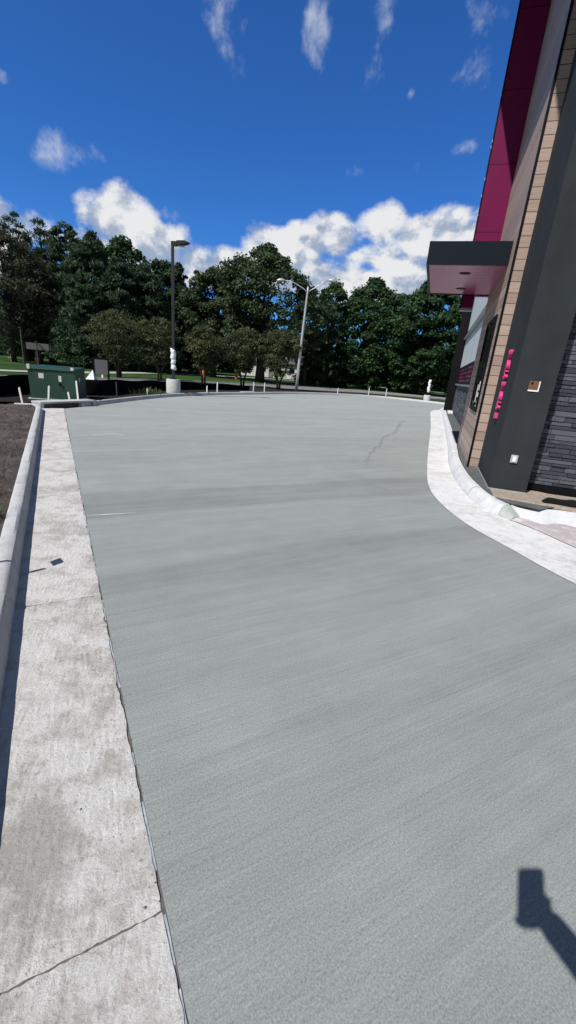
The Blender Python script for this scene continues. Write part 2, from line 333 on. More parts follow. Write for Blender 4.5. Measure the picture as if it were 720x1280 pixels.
# right gutter pan
m=MB(); A=resample(RE,.12); Bx=np.vstack([KB,FL[1:]]); Bp=resample(Bx,.12)
NN=400; A2=np.stack([np.interp(np.linspace(0,1,NN),np.linspace(0,1,len(A)),A[:,k]) for k in (0,1)],1)
# pair every edge point with the nearest kerb point so the pan stays square to the kerb
idx=np.maximum.accumulate([int(np.argmin(np.linalg.norm(Bp-a,axis=1))) for a in A2]); B2=Bp[idx]
mid=(A2+B2)/2
strip(m,A2,mid,.004,.006,0); strip(m,mid,B2,.006,.010,0)
Bn=right_normals(resample(FL,.12)); F2=resample(FL,.12)
strip(m,F2-Bn*.004,F2-Bn*-.012,.0125,.0125,1)
struct(m.build('gutter',[M['gutter_white'],M['joint']]))
# kerbs
prof=[(0,-.03),(-.004,.012),(-.030,.098),(-.042,.116),(-.062,.126),(-.10,.128),(-.132,.122),(-.148,.104),(-.152,-.03)]
prof=[(o*.98,z) for o,z in prof]
def kerb(path,mat,hs=None,joints=(),name='kerb',prof=prof):
    m=MB(); sweep(m,path,prof,0,hs,.0015); o=m.build(name,[mat,M['joint']],smooth=True); 
    mod=o.modifiers.new('e','EDGE_SPLIT'); mod.split_angle=R(26); return struct(o)
lk=[LK(d,-.322)[:2] for d in np.arange(-5,12.2,.3)]+[LK(12.45,-.335)[:2],LK(12.75,-.40)[:2],LK(12.93,-.52)[:2],LK(13.0,-.72)[:2],LK(13.0,-1.0)[:2]]
for a,b in ((-5,.79),(.797,2.655),(2.663,5.1),(5.107,7.75)):
    kerb(resample([LK(a,-.322)[:2],LK(b,-.322)[:2]],.15),M['kerb'])
kerb(resample(smooth([LK(7.757,-.322)[:2],LK(9,-.322)[:2],LK(10.5,-.322)[:2],LK(12,-.322)[:2],LK(12.4,-.345)[:2],LK(12.72,-.44)[:2],LK(12.85,-.62)[:2],LK(12.86,-.95)[:2]],6),.1),M['kerb'])
kerb(resample(FK,.25),M['kerb'])
kp2=resample(KB,.03); hs=np.ones(len(kp2)); L=len(kp2)
d_end=np.linalg.norm(np.diff(kp2,axis=0),axis=1)[::-1].cumsum()[::-1]; d_end=np.r_[d_end,0]
cut=int(np.argmax(d_end<.20))
profR=[(0,-.03),(-.006,.012),(-.045,.105),(-.060,.128),(-.080,.140),(-.12,.144),(-.17,.142),(-.19,-.03)]
c3=int(np.argmax(d_end<1.05)); c4=int(np.argmax(d_end<4.1)); g_=lambda a,b: kerb(kp2[a:b],M['kerb_white'],prof=profR)
g_(0,c4); g_(c4,c3); g_(c3,cut+1)
for c_ in (c3,c4):
    m=MB(); sweep(m,np.array([kp2[c_]-(kp2[c_+1]-kp2[c_])*.12,kp2[c_]+(kp2[c_+1]-kp2[c_])*.12]),[(o*1.004-.0015 if o<-.1 else o+.0015,z*1.008) for o,z in profR],0); struct(m.build('kerb_joint',M['groove']))
hs2=np.clip(1-np.linspace(0,1,len(kp2)-cut)**1.3*.72,.2,1); m=MB(); sweep(m,kp2[cut:],profR,0,hs2); o=struct(m.build('kerb',M['grey_conc'],smooth=True)); o.modifiers.new('e','EDGE_SPLIT').split_angle=R(50)
# apron right of the kerb end: pinkish paving then white slab ramping up to the footing
m=MB(); F3=resample(FL,.1)
top=smooth([(2.70,4.93),(2.86,4.82),(2.98,4.66),(3.2,4.74),(3.40,4.62),(3.9,4.0),(4.8,3.0),(6.5,2.0),(9.5,.8)],5); T3=np.stack([np.interp(np.linspace(0,1,len(F3)),np.linspace(0,1,len(top)),top[:,k]) for k in (0,1)],1)
Fo=F3+right_normals(F3)*-.016
strip(m,Fo,T3,.008,.035,0); struct(m.build('paving',M['pink']))
m=MB(); wt=smooth([(2.74,5.03),(2.86,5.13),(3.02,5.09),(3.10,5.0),(3.32,5.02),(3.6,4.95),(4.5,4.70),(6,4.2),(8.5,3.4),(10.5,2.8)],5); W3=np.stack([np.interp(np.linspace(0,1,len(F3)),np.linspace(0,1,len(wt)),wt[:,k]) for k in (0,1)],1)
strip(m,T3,W3,.035,.125,0); strip(m,W3,W3+np.array([.01,.05]),.125,.02,0)
struct(m.build('sidewalk',M['sidewalk_white']))
# footing slab round the building (building axes: E across, Wd along)
A0=R(16.9); eW=Vector((math.cos(A0),-math.sin(A0),0)); wW=Vector((math.sin(A0),math.cos(A0),0)); OB=Vector((2.78,5.774,0))
def BW(E,W,z=0): return OB+eW*E+wW*W+Vector((0,0,z))
m=MB(); kb=resample(KB,.3)[:]; nn=right_normals(kb); kin=kb-nn*.185
sel=[i for i in range(len(kb)) if (Vector((*kb[i],0))-OB).dot(wW)>-.9]
pl=[tuple(kin[i]) for i in sel]+[tuple(BW(.5,-.75)[:2]),tuple(BW(.9,-.3)[:2]),tuple(BW(.9,.4)[:2]),tuple(BW(.9,19)[:2])]
m.add([(x,y,.137) for x,y in pl],[tuple(range(len(pl)))]); struct(m.build('footing',M['plinth']))
m=MB(); rs=np.random.RandomState(2)
gx,gy=26,12; vs=[]
for i in range(gx):
    for k in range(gy):
        E=.02+i*.16; W=-.52+k*.066+ (0 if E>.5 else (.5-E)*.1); q=BW(E,min(W,.26)); vs.append((q.x,q.y,.141+rs.uniform(0,.016)-(.03 if k==0 else 0)+.03*max(0,W)))
m.add(vs,[(i*gy+k,(i+1)*gy+k,(i+1)*gy+k+1,i*gy+k+1) for i in range(gx-1) for k in range(gy-1)]); struct(m.build('soil',M['sand']))
# bare dirt bed left of the kerb
m=MB(); rs=np.random.RandomState(6); D=np.r_[np.arange(-6,6,.12),np.arange(6,13,.16)]; O_=np.r_[0,.03,np.geomspace(.1,9,34)]
vs=[]
for d in D:
    for i,o in enumerate(O_):
        z=.098+ (0 if i<1 else rs.uniform(-.012,.022)+.03*math.sin(d*1.3+o*2)*min(o,1)+.02*math.sin(d*3.1-o*4)*min(o,1))
        dd=d if d<12.8 else d
        vs.append(LK(dd,-.465-o,z))
k=len(O_); m.add(vs,[(i*k+q,i*k+q+1,(i+1)*k+q+1,(i+1)*k+q) for i in range(len(D)-1) for q in range(k-1)]); struct(m.build('soil',M['soil'],smooth=True))
cl=MB(); rs=np.random.RandomState(9)
for i in range(1500):
    d=rs.uniform(2.5,12.6); o=rs.exponential(1.3)+.02; s=rs.uniform(.006,.02)*(1+.8*(rs.rand()<.08)); c=np.array(LK(d,-.48-o,.10+.012))
    pv=[c+np.array(v)*s*rs.uniform(.6,1.3) for v in ((1,0,0),(0,1,0),(-1,0,0),(0,-1,0),(0,0,.8),(0,0,-.6))]
    cl.add(pv,[(0,1,4),(1,2,4),(2,3,4),(3,0,4),(1,0,5),(2,1,5),(3,2,5),(0,3,5)])
gr=MB(); rs=np.random.RandomState(19)
for i in range(900):
    d=rs.uniform(.25,1)**2*9+.2; u=rs.rand(); pp=.1515+rs.normal(0,.006) if u<.45 else (.146-rs.exponential(.05) if u<.85 else rs.uniform(-.27,.14)); s_=rs.uniform(.0008,.0026)*(1+1.2*(rs.rand()<.06)); c=np.array(LK(d,pp,.003+s_*.3 if u>=.45 else .0))
    pv=[c+np.array(v)*s_*rs.uniform(.6,1.4) for v in ((1,0,0),(0,1,0),(-1,0,0),(0,-1,0),(0,0,.8),(0,0,-.6))]
    gr.add(pv,[(0,1,4),(1,2,4),(2,3,4),(3,0,4),(1,0,5),(2,1,5),(3,2,5),(0,3,5)])
tag(gr.build('grit',M['groove']),'fine brown grit scattered along the joint of the left gutter','grit',kind='stuff')
tag(cl.build('soil_clods',M['soil']),'loose clods and pebbles strewn over the bare brown dirt','soil',kind='stuff')
# verge outside the far kerb: mulch strip, lawn, road, walks
N_=right_normals(FK); inner=FK-N_*.149; out1=FK-N_*4.2; 
left_ext=np.array([[-14,6.5],[-10.5,9.5],[-8.0,11.5]]); li=np.array([LK(-6,-8)[:2],LK(6,-8)[:2],LK(12.7,-1.2)[:2]])
m=MB(); strip(m,inner,out1,.10,.045,0)
q=[(-6.05,12.15),(-6.18,11.75),(-7.0,11.2),(-9,10.2),(-14,7.8),(-24,4),(-24,9),(-14,13.8),(-11.4,15.6),(-10.2,14.2)]
m.add([(-6.25,12.2,.10),(-6.7,11.5,.1),(-8.4,10.4,.1),(-14,7.4,.1),(-14,12.5,.05),(-11.6,14.5,.05),(-10.25,13.2,.045)],[tuple(range(7))])
struct(m.build('mulch',M['mulch']))
road=resample(smooth([(-40,-6),(-24,8),(-16,15.3),(-12.3,19.2),(-9.7,24.7),(-7.2,29.5),(-4.0,33.2),(0.5,37.2),(5.6,40.6),(11,41.2),(20,40.5),(45,38)],6),.8); rn=right_normals(road)
m=MB(); strip(m,road-rn*2.0,road+rn*2.0,.06,.06,0); struct(m.build('road',M['asphalt']))
m=MB(); strip(m,road-rn*2.18,road-rn*2.0,.11,.11,0); strip(m,road-rn*2.0,road-rn*2.0+rn*.001,.11,.06,0); struct(m.build('kerb',M['walk']))
m=MB(); sw=resample(smooth([(-60,-10),(-26,15),(-17.0,25.0),(-15.2,32),(-14.3,39.5),(-12.2,46),(-4,58),(10,64),(30,66)],6),.8); rn=right_normals(sw); strip(m,sw-rn*.75,sw+rn*.75,.075,.075,0); struct(m.build('sidewalk',M['walk']))
m=MB(); rs=np.random.RandomState(5)
o2=FK-N_*4.15; n=len(o2); rr=[(0,.04),(3,.03),(10,.03),(25,.03),(60,.02),(160,.0)]
vs=[]
for i in range(n):
    for r_,z in rr:
        q=o2[i]-N_[i]*r_; vs.append((q[0],q[1],z))
k=len(rr); m.add(vs,[(i*k+a,i*k+a+1,(i+1)*k+a+1,(i+1)*k+a) for i in range(n-1) for a in range(k-1)]); struct(m.build('lawn',M['lawn']))

# ------------------------------------------------------------------ RESTAURANT BUILDING (local x = E into the building, y = along the lane, z up)
B=empty('restaurant_building',OB,-A0); tag(B,'restaurant clad in charcoal stucco, wood boards, grey stone and burgundy panels','restaurant')
pil=MB(); pil.box(0,.48,0,1.6,.165,9.49,bev=.008); pil=pil.build('pilaster',M['dark_stucco'],B)
m=MB(); m.box(-.006,.486,-.006,1.55,.142,.162); m.build('base_flashing',M['galv'],pil)
m=MB(); m.box(.185,.275,-.022,-.001,.545,.655,bev=.008); wl=m.build('wall_light',M['galv'],pil)
m=MB(); m.box(.207,.255,-.034,-.0225,.562,.638,bev=.01); m.build('lens',M['white'],wl)
m=MB(); m.box(.180,.305,-.012,-.001,1.487,1.505); m.box(.291,.305,-.012,-.001,1.5055,1.615); eb=m.build('junction_box',M['white'],pil)
m=MB(); m.box(.180,.290,-.009,-.0012,1.506,1.615); m.box(.20,.225,-.010,-.0092,1.57,1.60,1); m.build('brown_backing',[paint('brown_plywood',(.16,.07,.03),.8),M['black_trim']],eb)
def letter(ch,zc,yc,w,h):
    cu=bpy.data.curves.new('letter','FONT'); cu.body=ch; cu.size=1; cu.extrude=.03; cu.offset=.02; cu.resolution_u=3
    to=bpy.data.objects.new('tmp',cu); C.objects.link(to); bpy.context.view_layer.update()
    me=bpy.data.meshes.new_from_object(to.evaluated_get(bpy.context.evaluated_depsgraph_get())); bpy.data.objects.remove(to)
    co=np.array([v.co[:] for v in me.vertices]); lo=co.min(0); hi=co.max(0); co=(co-(lo+hi)/2)/np.maximum(hi-lo,1e-6)
    P=np.stack([-.024+co[:,2]*.044,yc-co[:,0]*w,zc+co[:,1]*h],1)
    me.vertices.foreach_set('co',P.astype(np.float32).ravel()); me.materials.clear(); me.materials.append(M['pinklet']); me.update()
    o=bpy.data.objects.new('letter',me); C.objects.link(o); o.parent=pil; return o
z=1.955
for wd in ('YAS','YAS'):
    for ch in wd: letter(ch,z,.71,.17,.125); z-=.135
    z-=.028
m=MB(); m.box(-.046,-.002,.66,.77,1.065,1.145); m.build('letter',M['pinklet'],pil)
# front ledge-stone wall
def ledge_stone(mb,x0,x1,z0,z1,face,axis,seed,row=.052,lmin=.14,lmax=.42):
    rs=np.random.RandomState(seed); z=z0
    while z<z1-.01:
        h=row*rs.choice([.75,1,1,1.35]); x=x0-rs.uniform(0,.2)
        while x<x1:
            l=rs.uniform(lmin,lmax); a=max(x,x0); b=min(x+l,x1); d=rs.uniform(.004,.026)
            if b-a>.02:
                if axis=='y': mb.box(a+.004,b-.004,face-d,face+.03,z+.005,min(z+h,z1)-.004,0,rs.rand())
                else: mb.box(face-d,face+.03,a+.003,b-.003,z+.003,min(z+h,z1)-.003,0,rs.rand())
            x+=l
        z+=h
m=MB(); ledge_stone(m,.483,5.0,.25,3.4,.29,'y',3); m.box(.483,5.0,.295,.45,.14,3.4,1); m.build('stone_wall',[M['stone'],M['stone_back']],B,tone=True)
m=MB(); m.box(.484,5.0,.24,.294,.14,.245); m.build('base_trim',M['black_trim'],B); m=MB(); m.box(.484,5.0,.22,.30,3.405,3.5); m.build('cap_trim',M['black_trim'],B)
m=MB(); m.box(.483,5.0,.30,.5,3.505,9.49); m.build('upper_wall',M['dark_stucco'],B)
# wood bump-out
m=MB(); m.box(-.17,.3,1.575,4.955,.14,9.49); wb=m.build('wood_wall',M['wood_side'],B)
m=MB(); m.box(-.148,-.001,1.555,1.574,.142,9.48); m.build('end_boards',M['wood_end'],wb)
m=MB(); m.box(-.181,-.149,1.548,1.598,.141,9.47); m.build('corner_trim',M['black_trim'],wb)
dw=MB(); dw.box(-.20,-.171,2.02,3.34,1.05,1.12); dw.box(-.20,-.171,2.02,3.34,2.58,2.65); dw.box(-.20,-.171,2.02,2.10,1.1205,2.5795); dw.box(-.20,-.171,3.26,3.34,1.1205,2.5795); dw.box(-.198,-.171,2.66,2.70,1.1205,2.5795); dw=dw.build('drive_up_window',M['black_trim'],B)
m=MB(); m.box(-.182,-.172,2.10,2.66,1.1205,2.5795); m.box(-.182,-.172,2.70,3.26,1.1205,2.5795); m.build('pane',M['glass'],dw)
m=MB(); m.box(-.187,-.1825,2.30,2.42,1.42,1.58); m.box(-.187,-.1825,2.34,2.48,1.30,1.38); m.box(-.187,-.1825,2.62,2.655,1.2,1.52); m.build('white_patch',M['white'],dw)  # plain white patches set just in front of the panes
# canopy over the window
cn=MB(); cn.box(-1.47,-.172,2.17,2.21,3.40,3.75); cn.box(-1.47,-1.43,2.2105,4.90,3.40,3.75); cn.box(-1.4295,-.172,4.86,4.90,3.40,3.75); cn.box(-1.4295,-.172,2.2105,4.8595,3.69,3.745); cn=cn.build('canopy',M['fascia'],B)
m=MB(); m.box(-1.429,-.173,2.2115,4.859,3.415,3.45); m.build('soffit',M['soffit'],cn)
for y in (2.84,4.22):
    m=MB(); m.lathe([(.0,3.4115),(.10,3.4115),(.105,3.4145)],(-.80,y,0),20); m.build('downlight',M['downlight'],cn,True)
# burgundy blade wall and eave
m=MB(); m.box(-.70,-.16,4.96,5.10,3.41,10.5); m.box(-.70,-.47,4.962,5.098,3.17,3.405); rf=m.build('blade_wall',[M['red'],M['black_trim']],B)
m=MB(); m.box(-.725,-.7005,4.95,5.11,3.15,10.5); m.build('edge_trim',M['black_trim'],rf)
for z in np.arange(4.65,10,1.22):
    m=MB(); m.box(-.69,-.175,4.9575,4.9605,z,z+.008); m.build('panel_seam',M['black_trim'],rf)
for i,z in enumerate((4.2,4.55,4.95,5.3,5.6,6.15,6.25,7.0,7.9)):
    m=MB(); m.box(-.732,-.7255,4.945,4.975,z,z+.04); m.build('clip',M['white'],rf)
m=MB(); m.box(-1.71,-.705,-1.9,6.0,9.5,9.8); m.box(-.7045,.6,-1.9,4.95,9.5,9.8); m.box(-.7045,.6,5.105,6.0,9.5,9.8); m.build('eave',M['fascia'],B)
m=MB(); m.box(-.73,-.45,4.95,5.11,3.10,3.145); m.build('bottom_cap',M['metal'],rf)
# recessed stretch beyond
m=MB(); ledge_stone(m,5.13,17.55,.16,1.40,.15,'x',11,.075,.2,.6); m.box(.155,.5,5.105,17.6,.14,1.42,1); m.build('stone_wall',[M['stone'],M['stone_back']],B,tone=True)
m=MB(); m.box(.05,.3,5.105,17.58,1.425,1.50); m.build('sill',M['metal'],B)
m=MB(); m.box(.15,.4,5.106,17.58,1.505,2.26); sp=m.build('menu_panel',M['fascia'],B)
rs=np.random.RandomState(12); m=MB()
for r_ in range(4):
    y=9.0
    while y<17.2:
        l=rs.uniform(.15,.6)
        if rs.rand()<.75: m.box(.138,.1495,y,y+l,1.60+r_*.15,1.60+r_*.15+rs.uniform(.04,.10))
        y+=l+rs.uniform(.08,.3)
m.build('magenta_graphic',paint('magenta_graphic',(.16,.008,.05),.5),sp)
m=MB(); m.box(.14,.4,5.107,17.58,2.265,3.52); wn=m.build('window',M['bluegrey'],B)
for y in (8.0,11.2,14.4):
    m=MB(); m.box(.128,.1395,y,y+.05,2.266,3.519); m.build('mullion',M['metal'],wn)
m=MB(); m.box(.03,.30,5.107,17.58,3.56,3.64); m.build('awning_ledge',M['metal'],B)
m=MB(); m.box(.20,.4,5.108,17.58,3.665,3.95); m.build('clerestory_window',M['glass'],B)
m=MB(); m.box(.15,.4,5.109,17.58,3.955,5.6); m.build('white_band',M['bluegrey'],B)
m=MB(); m.box(-.26,.45,17.6,18.0,.14,5.6); m.build('end_fin',M['black_trim'],B)
m=MB(); m.box(.42,11,.51,17.99,.13,5.6); m.box(.49,11,.52,5.0,5.601,9.49); m.build('main_wall',M['dark_stucco'],B)
m=MB(); m.box(.3,11.1,4.96,18.05,5.605,5.85); m.box(.61,11.1,-.6,6.0,9.5,9.7); m.build('roof',M['roof'],B)
# white block on the footing
q=BW(.0,15.8); m=MB(); m.box(-.11,.11,-.5,.5,0,.10,bev=.012); o=m.build('concrete_block',M['white']); o.location=(q.x,q.y,.138); o.rotation_euler=(0,0,-A0); tag(o,'small white block lying on the footing by the far stone wall','block')
# black plastic with soil along the front stone wall
m=MB(); rs=np.random.RandomState(21); gx,gy=44,7; vs=[]
for i in range(gx):
    for k in range(gy):
        E=.53+i*.075; u=k/(gy-1); W=-.40+.47*u+.03*math.sin(i*.9+k)-.012*max(0,4-i)*(1-u)
        q=BW(E,W); z=.128+.075*math.sin(math.pi*min(1,u*1.15+.06))**.7+rs.uniform(-.008,.008)+(.01 if k==0 else 0); vs.append((q.x,q.y,z if i>1 else .13))
fs=[];mi=[]
for i in range(gx-1):
    for k in range(gy-1): fs.append((i*gy+k,(i+1)*gy+k,(i+1)*gy+k+1,i*gy+k+1)); mi.append(0 if k<2 else 1)
b0=len(m.v); m.add(vs,fs); m.mi=mi; o=m.build('plastic_sheet',[M['tarp'],M['sand']],smooth=True); tag(o,'crumpled black plastic sheet heaped with pale soil along the foot of the front stone wall','plastic sheet')

# ------------------------------------------------------------------ UTILITY CABINET, INLET
tx,ty=-7.55,12.95; ang=math.atan2(13.22-12.56,-7.15+7.95)
U=empty('transformer_cabinet',(-7.66,12.25,.11),R(15)); tag(U,'dark green utility transformer cabinet with two pale stickers, at the corner behind the kerb','utility cabinet')
wC,dC,hC=1.22,1.38,.86
m=MB(); m.add([(0,0,0),(wC,0,0),(wC,dC,0),(0,dC,0),(-.01,.0,hC-.05),(wC-.02,.0,hC-.05),(wC-.02,dC,hC-.05),(-.01,dC,hC-.05)],[(0,1,5,4),(1,2,6,5),(2,3,7,6),(3,0,4,7),(4,5,6,7)]); body=m.build('body',M['green'],U)
m=MB(); m.add([(-.035,-.03,hC-.052),(wC,-.03,hC-.052),(wC,dC+.02,hC-.052),(-.035,dC+.02,hC-.052),(-.03,-.02,hC-.005),(wC-.01,-.02,hC-.005),(wC-.01,dC,hC+.03),(-.03,dC,hC+.03)],[(0,1,5,4),(1,2,6,5),(2,3,7,6),(3,0,4,7),(4,5,6,7),(3,2,1,0)]); m.build('lid',M['green'],U)
m=MB(); m.box(.26*wC-.06,.26*wC+.07,-.006,-.001,.56,.70); m.build('sticker',M['sticker'],U)
m=MB(); m.box(.66*wC-.035,.66*wC+.04,-.006,-.001,.50,.66); m.build('sticker',M['sticker'],U)
m=MB(); m.box(-.01,.06,-.036,-.0305,.80,.93); m.build('hinge_plate',M['sticker'],U)
m=MB(); m.box(wC-.11,wC-.03,-.036,-.0305,.83,.91); m.build('hinge_plate',M['sticker'],U)
m=MB(); m.tube([(.66*wC,-.045,.43),(.66*wC,.0,.43)],[.03,.03],10); m.box(.66*wC-.015,.66*wC+.015,-.055,-.046,.37,.45); m.build('latch',M['black_trim'],U)
m=MB(); m.box(-.06,wC+.04,-.05,dC+.12,-.08,-.002); m.build('pad',M['pedestal'],U)
m=MB(); m.box(wC-.008,wC+.004,.45,.53,.50,.62); m.build('sticker',M['sticker'],U)
D_=empty('storm_drain',(-6.32,11.72,0),R(75)); tag(D_,'concrete storm drain inlet with a flat top slab and dark mouth at the lane corner','storm drain')
ax=math.atan2(12.6-10.95,-6.02+6.75); D_.rotation_euler=(0,0,ax)
m=MB(); m.box(-.80,.95,-.02,.36,.115,.165,bev=.01); m.build('top_slab',M['kerb'],D_)
m=MB(); m.box(-.70,.85,.08,.34,-.04,.113); m.build('mouth',M['joint'],D_)
m=MB(); m.box(-.80,-.7005,0,.34,-.05,.113); m.build('side_wall',M['kerb'],D_); m=MB(); m.box(.8505,.95,0,.34,-.05,.113); m.build('side_wall',M['kerb'],D_)
D2=copy_tree(D_); D2.location=(-2.75,24.0,0); D2.rotation_euler=(0,0,math.atan2(3.3,1.75)); D2.scale=(.65,.6,.8); D2['label']='smaller storm drain inlet far along the back kerb, by the two white stakes'

# ------------------------------------------------------------------ SILT FENCE and stakes
def lath(name,x,y,z0,h,w,mat,label,group=None,tilt=(0,0),rz=0):
    m=MB(); w2=w/2; m.add([(-w2,-.009,0),(w2,-.009,0),(w2,.009,0),(-w2,.009,0),(-w2,-.009,h-.03),(w2,-.009,h-.012),(w2,.009,h-.012),(-w2,.009,h-.03),(0.006,0,h)],[(0,1,5,4),(1,2,6,5),(2,3,7,6),(3,0,4,7),(4,5,8),(5,6,8),(6,7,8),(7,4,8)])
    o=m.build(name,mat); o.location=(x,y,z0); o.rotation_euler=(tilt[0],tilt[1],rz); return tag(o,label,'stake',group)
sf=empty('silt_fence',(-6.9,14.5,0)); tag(sf,'long black fabric silt fence standing just behind the back kerb','silt fence')
fp=resample(smooth([(-24,4.9),(-15,8.0),(-10.8,10.1),(-8.7,11.4),(-8.75,13.3),(-8.1,14.4),(-6.85,14.8),(-6.7,16.3),(-6.35,19.4),(-5.6,22.0),(-4.3,24.4),(-3.0,26.3)],6),.22); rs=np.random.RandomState(31); fn=right_normals(fp)
dd=np.linspace(0,1,len(fp)); hh=np.where(dd<.62,.60,.60-(dd-.62)*.75)
m=MB(); rows=5; vs=[]
for i,q in enumerate(fp):
    for k in range(rows):
        u=k/(rows-1); off=.03*math.sin(i*.8)*math.sin(math.pi*u)+rs.uniform(-.012,.012); vs.append((q[0]+fn[i][0]*off,q[1]+fn[i][1]*off,.03+(hh[i]+.02*math.sin(i*.45))*u))
m.add(vs,[(i*rows+k,(i+1)*rows+k,(i+1)*rows+k+1,i*rows+k+1) for i in range(len(fp)-1) for k in range(rows-1)])
o=m.build('fabric',M['silt'],sf,True); o.location=(6.9,-14.5,0); o.modifiers.new('t','SOLIDIFY').thickness=.006
for i in range(6,len(fp),11):
    m=MB(); q=fp[i]-fn[i]*.04; m.box(q[0]-.018,q[0]+.018,q[1]-.018,q[1]+.018,-.05,hh[i]+.02); o=m.build('post',M['dark_wood'],sf); o.location=(6.9,-14.5,0)
SG='pale survey stakes along the back kerb'
lath('survey_stake',-7.15,11.05,.09,.40,.045,M['pale_stake'],'leaning pale stake in the dirt left of the green cabinet',SG,(0,R(-6)))
lath('survey_stake',-6.91,11.83,.11,.42,.045,M['pale_stake'],'pale stake standing before the front of the green cabinet',SG,(0,R(7)))
lath('survey_stake',-6.52,12.22,.13,.24,.045,M['pale_stake'],'short pale stake by the corner of the green cabinet',SG,(0,R(-8)))
lath('survey_stake',-6.33,12.33,.13,.56,.045,M['pale_stake'],'tall pale stake against the dark side of the green cabinet',SG,(0,R(-2)))
lath('survey_stake',-6.45,15.3,.10,.48,.035,M['dark_wood'],'thin brown stake against the black fence below the grey sign board',SG)
lath('survey_stake',-5.95,17.0,.10,.22,.04,M['pale_stake'],'stubby pale stake behind the kerb, left of the round light pedestal',SG)
lath('survey_stake',-4.35,20.6,.10,.34,.05,M['pale_stake'],'pale stub stake right of the round light pedestal, nearer the pedestal of two',SG)
lath('survey_stake',-4.05,21.6,.10,.50,.05,M['pale_stake'],'taller pale stake right of the round light pedestal, before a small tree',SG)
lath('survey_stake',-2.62,25.2,.10,.52,.05,M['pale_stake'],'pale stake by the far inlet, left one of a close pair',SG)
lath('survey_stake',-2.02,25.6,.08,.55,.05,M['pale_stake'],'pale stake by the far inlet, right one of a close pair',SG)
lath('survey_stake',2.85,31.85,.10,.40,.05,M['pale_stake'],'pale stake on the far kerb nearest the leaning street light, leftmost of three',SG)
lath('survey_stake',5.35,33.4,.10,.60,.05,M['pale_stake'],'pale stake on the far kerb, middle of three under the dark maples',SG)
lath('survey_stake',6.75,33.75,.10,.62,.05,M['pale_stake'],'pale stake on the far kerb, rightmost of three under the dark maples',SG)
# pin flag on a lath outside the frame whose shadow falls on the gutter
pf=empty('marker_flag',(-1.975,2.385,.09)); tag(pf,'survey lath with a square flag on a wire, throwing its shadow across the left gutter','marker flag')
m=MB(); m.box(-.012,.012,-.006,.006,0,.375); m.build('lath',M['wood_stake'],pf)
m=MB(); m.tube([(.0,.008,.3),(.0,.012,.42),(-.02,.03,.54)],[.0012]*3,5); m.build('wire',M['galv'],pf)
fq=[(.002,.014,.43),(-.059,.076,.43),(-.081,.092,.53),(-.02,.03,.53)]; m=MB(); m.add(fq+[(x+.0015,y+.0015,z) for x,y,z in fq],[(0,1,2,3),(7,6,5,4),(0,4,5,1),(1,5,6,2),(2,6,7,3),(3,7,4,0)]); m.build('flag',M['orange'],pf)

# ------------------------------------------------------------------ LIGHT POLES
def light_pole(loc,label,rz=0):
    L=empty('parking_light',(loc[0],loc[1],0),rz); tag(L,label,'light pole')
    m=MB(); m.lathe([(.29,-.1),(.30,0),(.30,.64),(.285,.67),(.0,.675)],(0,0,0),32); m.build('pedestal',M['pedestal'],L,True).modifiers.new('e','EDGE_SPLIT').split_angle=R(40)
    m=MB(); m.box(-.13,.13,-.13,.13,.676,.70); m.build('base_plate',M['bronze'],L)
    m=MB(); m.box(-.055,.055,-.055,.055,.70,5.85,bev=.008); m.build('pole',M['bronze'],L)
    rs=np.random.RandomState(3); m=MB(); zz=np.linspace(1.08,1.92,22); m.tube([(.015*math.sin(i*.9)+(-.03 if i>18 else 0)*(i-18)*.5,.01*math.cos(i*1.3),z) for i,z in enumerate(zz)],[.105+rs.uniform(-.016,.02)-(.045 if i in (4,5) else 0)-(.03 if i>19 else 0) for i in range(22)],14); m.build('plastic_wrap',M['wrap'],L,True)
    h=MB(); h.add([(-.06,-.05,5.72),(-.06,.05,5.72),(.12,.06,5.70),(.12,-.06,5.70),(.16,-.15,5.735),(.16,.15,5.735),(.50,.15,5.80),(.50,-.15,5.80),(.66,.10,5.855),(.66,-.10,5.855),
        (-.06,-.05,5.86),(-.06,.05,5.86),(.14,.07,5.87),(.14,-.07,5.87),(.17,-.15,5.88),(.17,.15,5.88),(.46,.15,5.915),(.46,-.15,5.915),(.67,.10,5.865),(.67,-.10,5.865)],
        [(0,1,2,3),(3,2,5,4),(4,5,6,7),(7,6,8,9),(11,10,13,12),(12,13,14,15),(15,14,17,16),(16,17,19,18),(0,3,13,10),(3,4,14,13),(4,7,17,14),(7,9,19,17),(2,1,11,12),(5,2,12,15),(6,5,15,16),(8,6,16,18),(9,8,18,19),(1,0,10,11)])
    hd=h.build('lamp_head',M['bronze'],L)
    m=MB(); m.box(.2,.46,-.1,.1,5.728,5.742); o=m.build('lens',M['bluegrey'],hd); o.rotation_euler=(0,0,0); o.parent=hd
    o.location=(0,0,-.01)
    return L
P1=light_pole((-5.45,18.87),'dark parking light on the round pedestal near the back kerb, white wrap round its pole',R(8))
P2=empty('pole_base',(9.75,33.1,-.02)); tag(P2,'round concrete pedestal with a short white-wrapped stub post, at the lane end beside the restaurant','pole base')
m=MB(); m.lathe([(.25,-.1),(.26,0),(.26,.50),(.245,.53),(.0,.535)],(0,0,0),32); m.build('pedestal',M['pedestal'],P2,True).modifiers.new('e','EDGE_SPLIT').split_angle=R(40)
m=MB(); m.box(-.2,.2,-.2,.2,.535,.72,bev=.02); m.build('base_cover',M['black_trim'],P2)
rs=np.random.RandomState(5); m=MB(); m.tube([(.02*math.sin(i*.8),.01*math.cos(i),.72+i*.05) for i in range(19)],[.10+rs.uniform(-.02,.02) for i in range(19)],12); m.build('plastic_wrap',M['wrap'],P2,True)
SL=empty('street_light',(-.17,30.3,0)); tag(SL,'tall pale grey street light with two curved arms, leaning slightly before the big tree','street light')
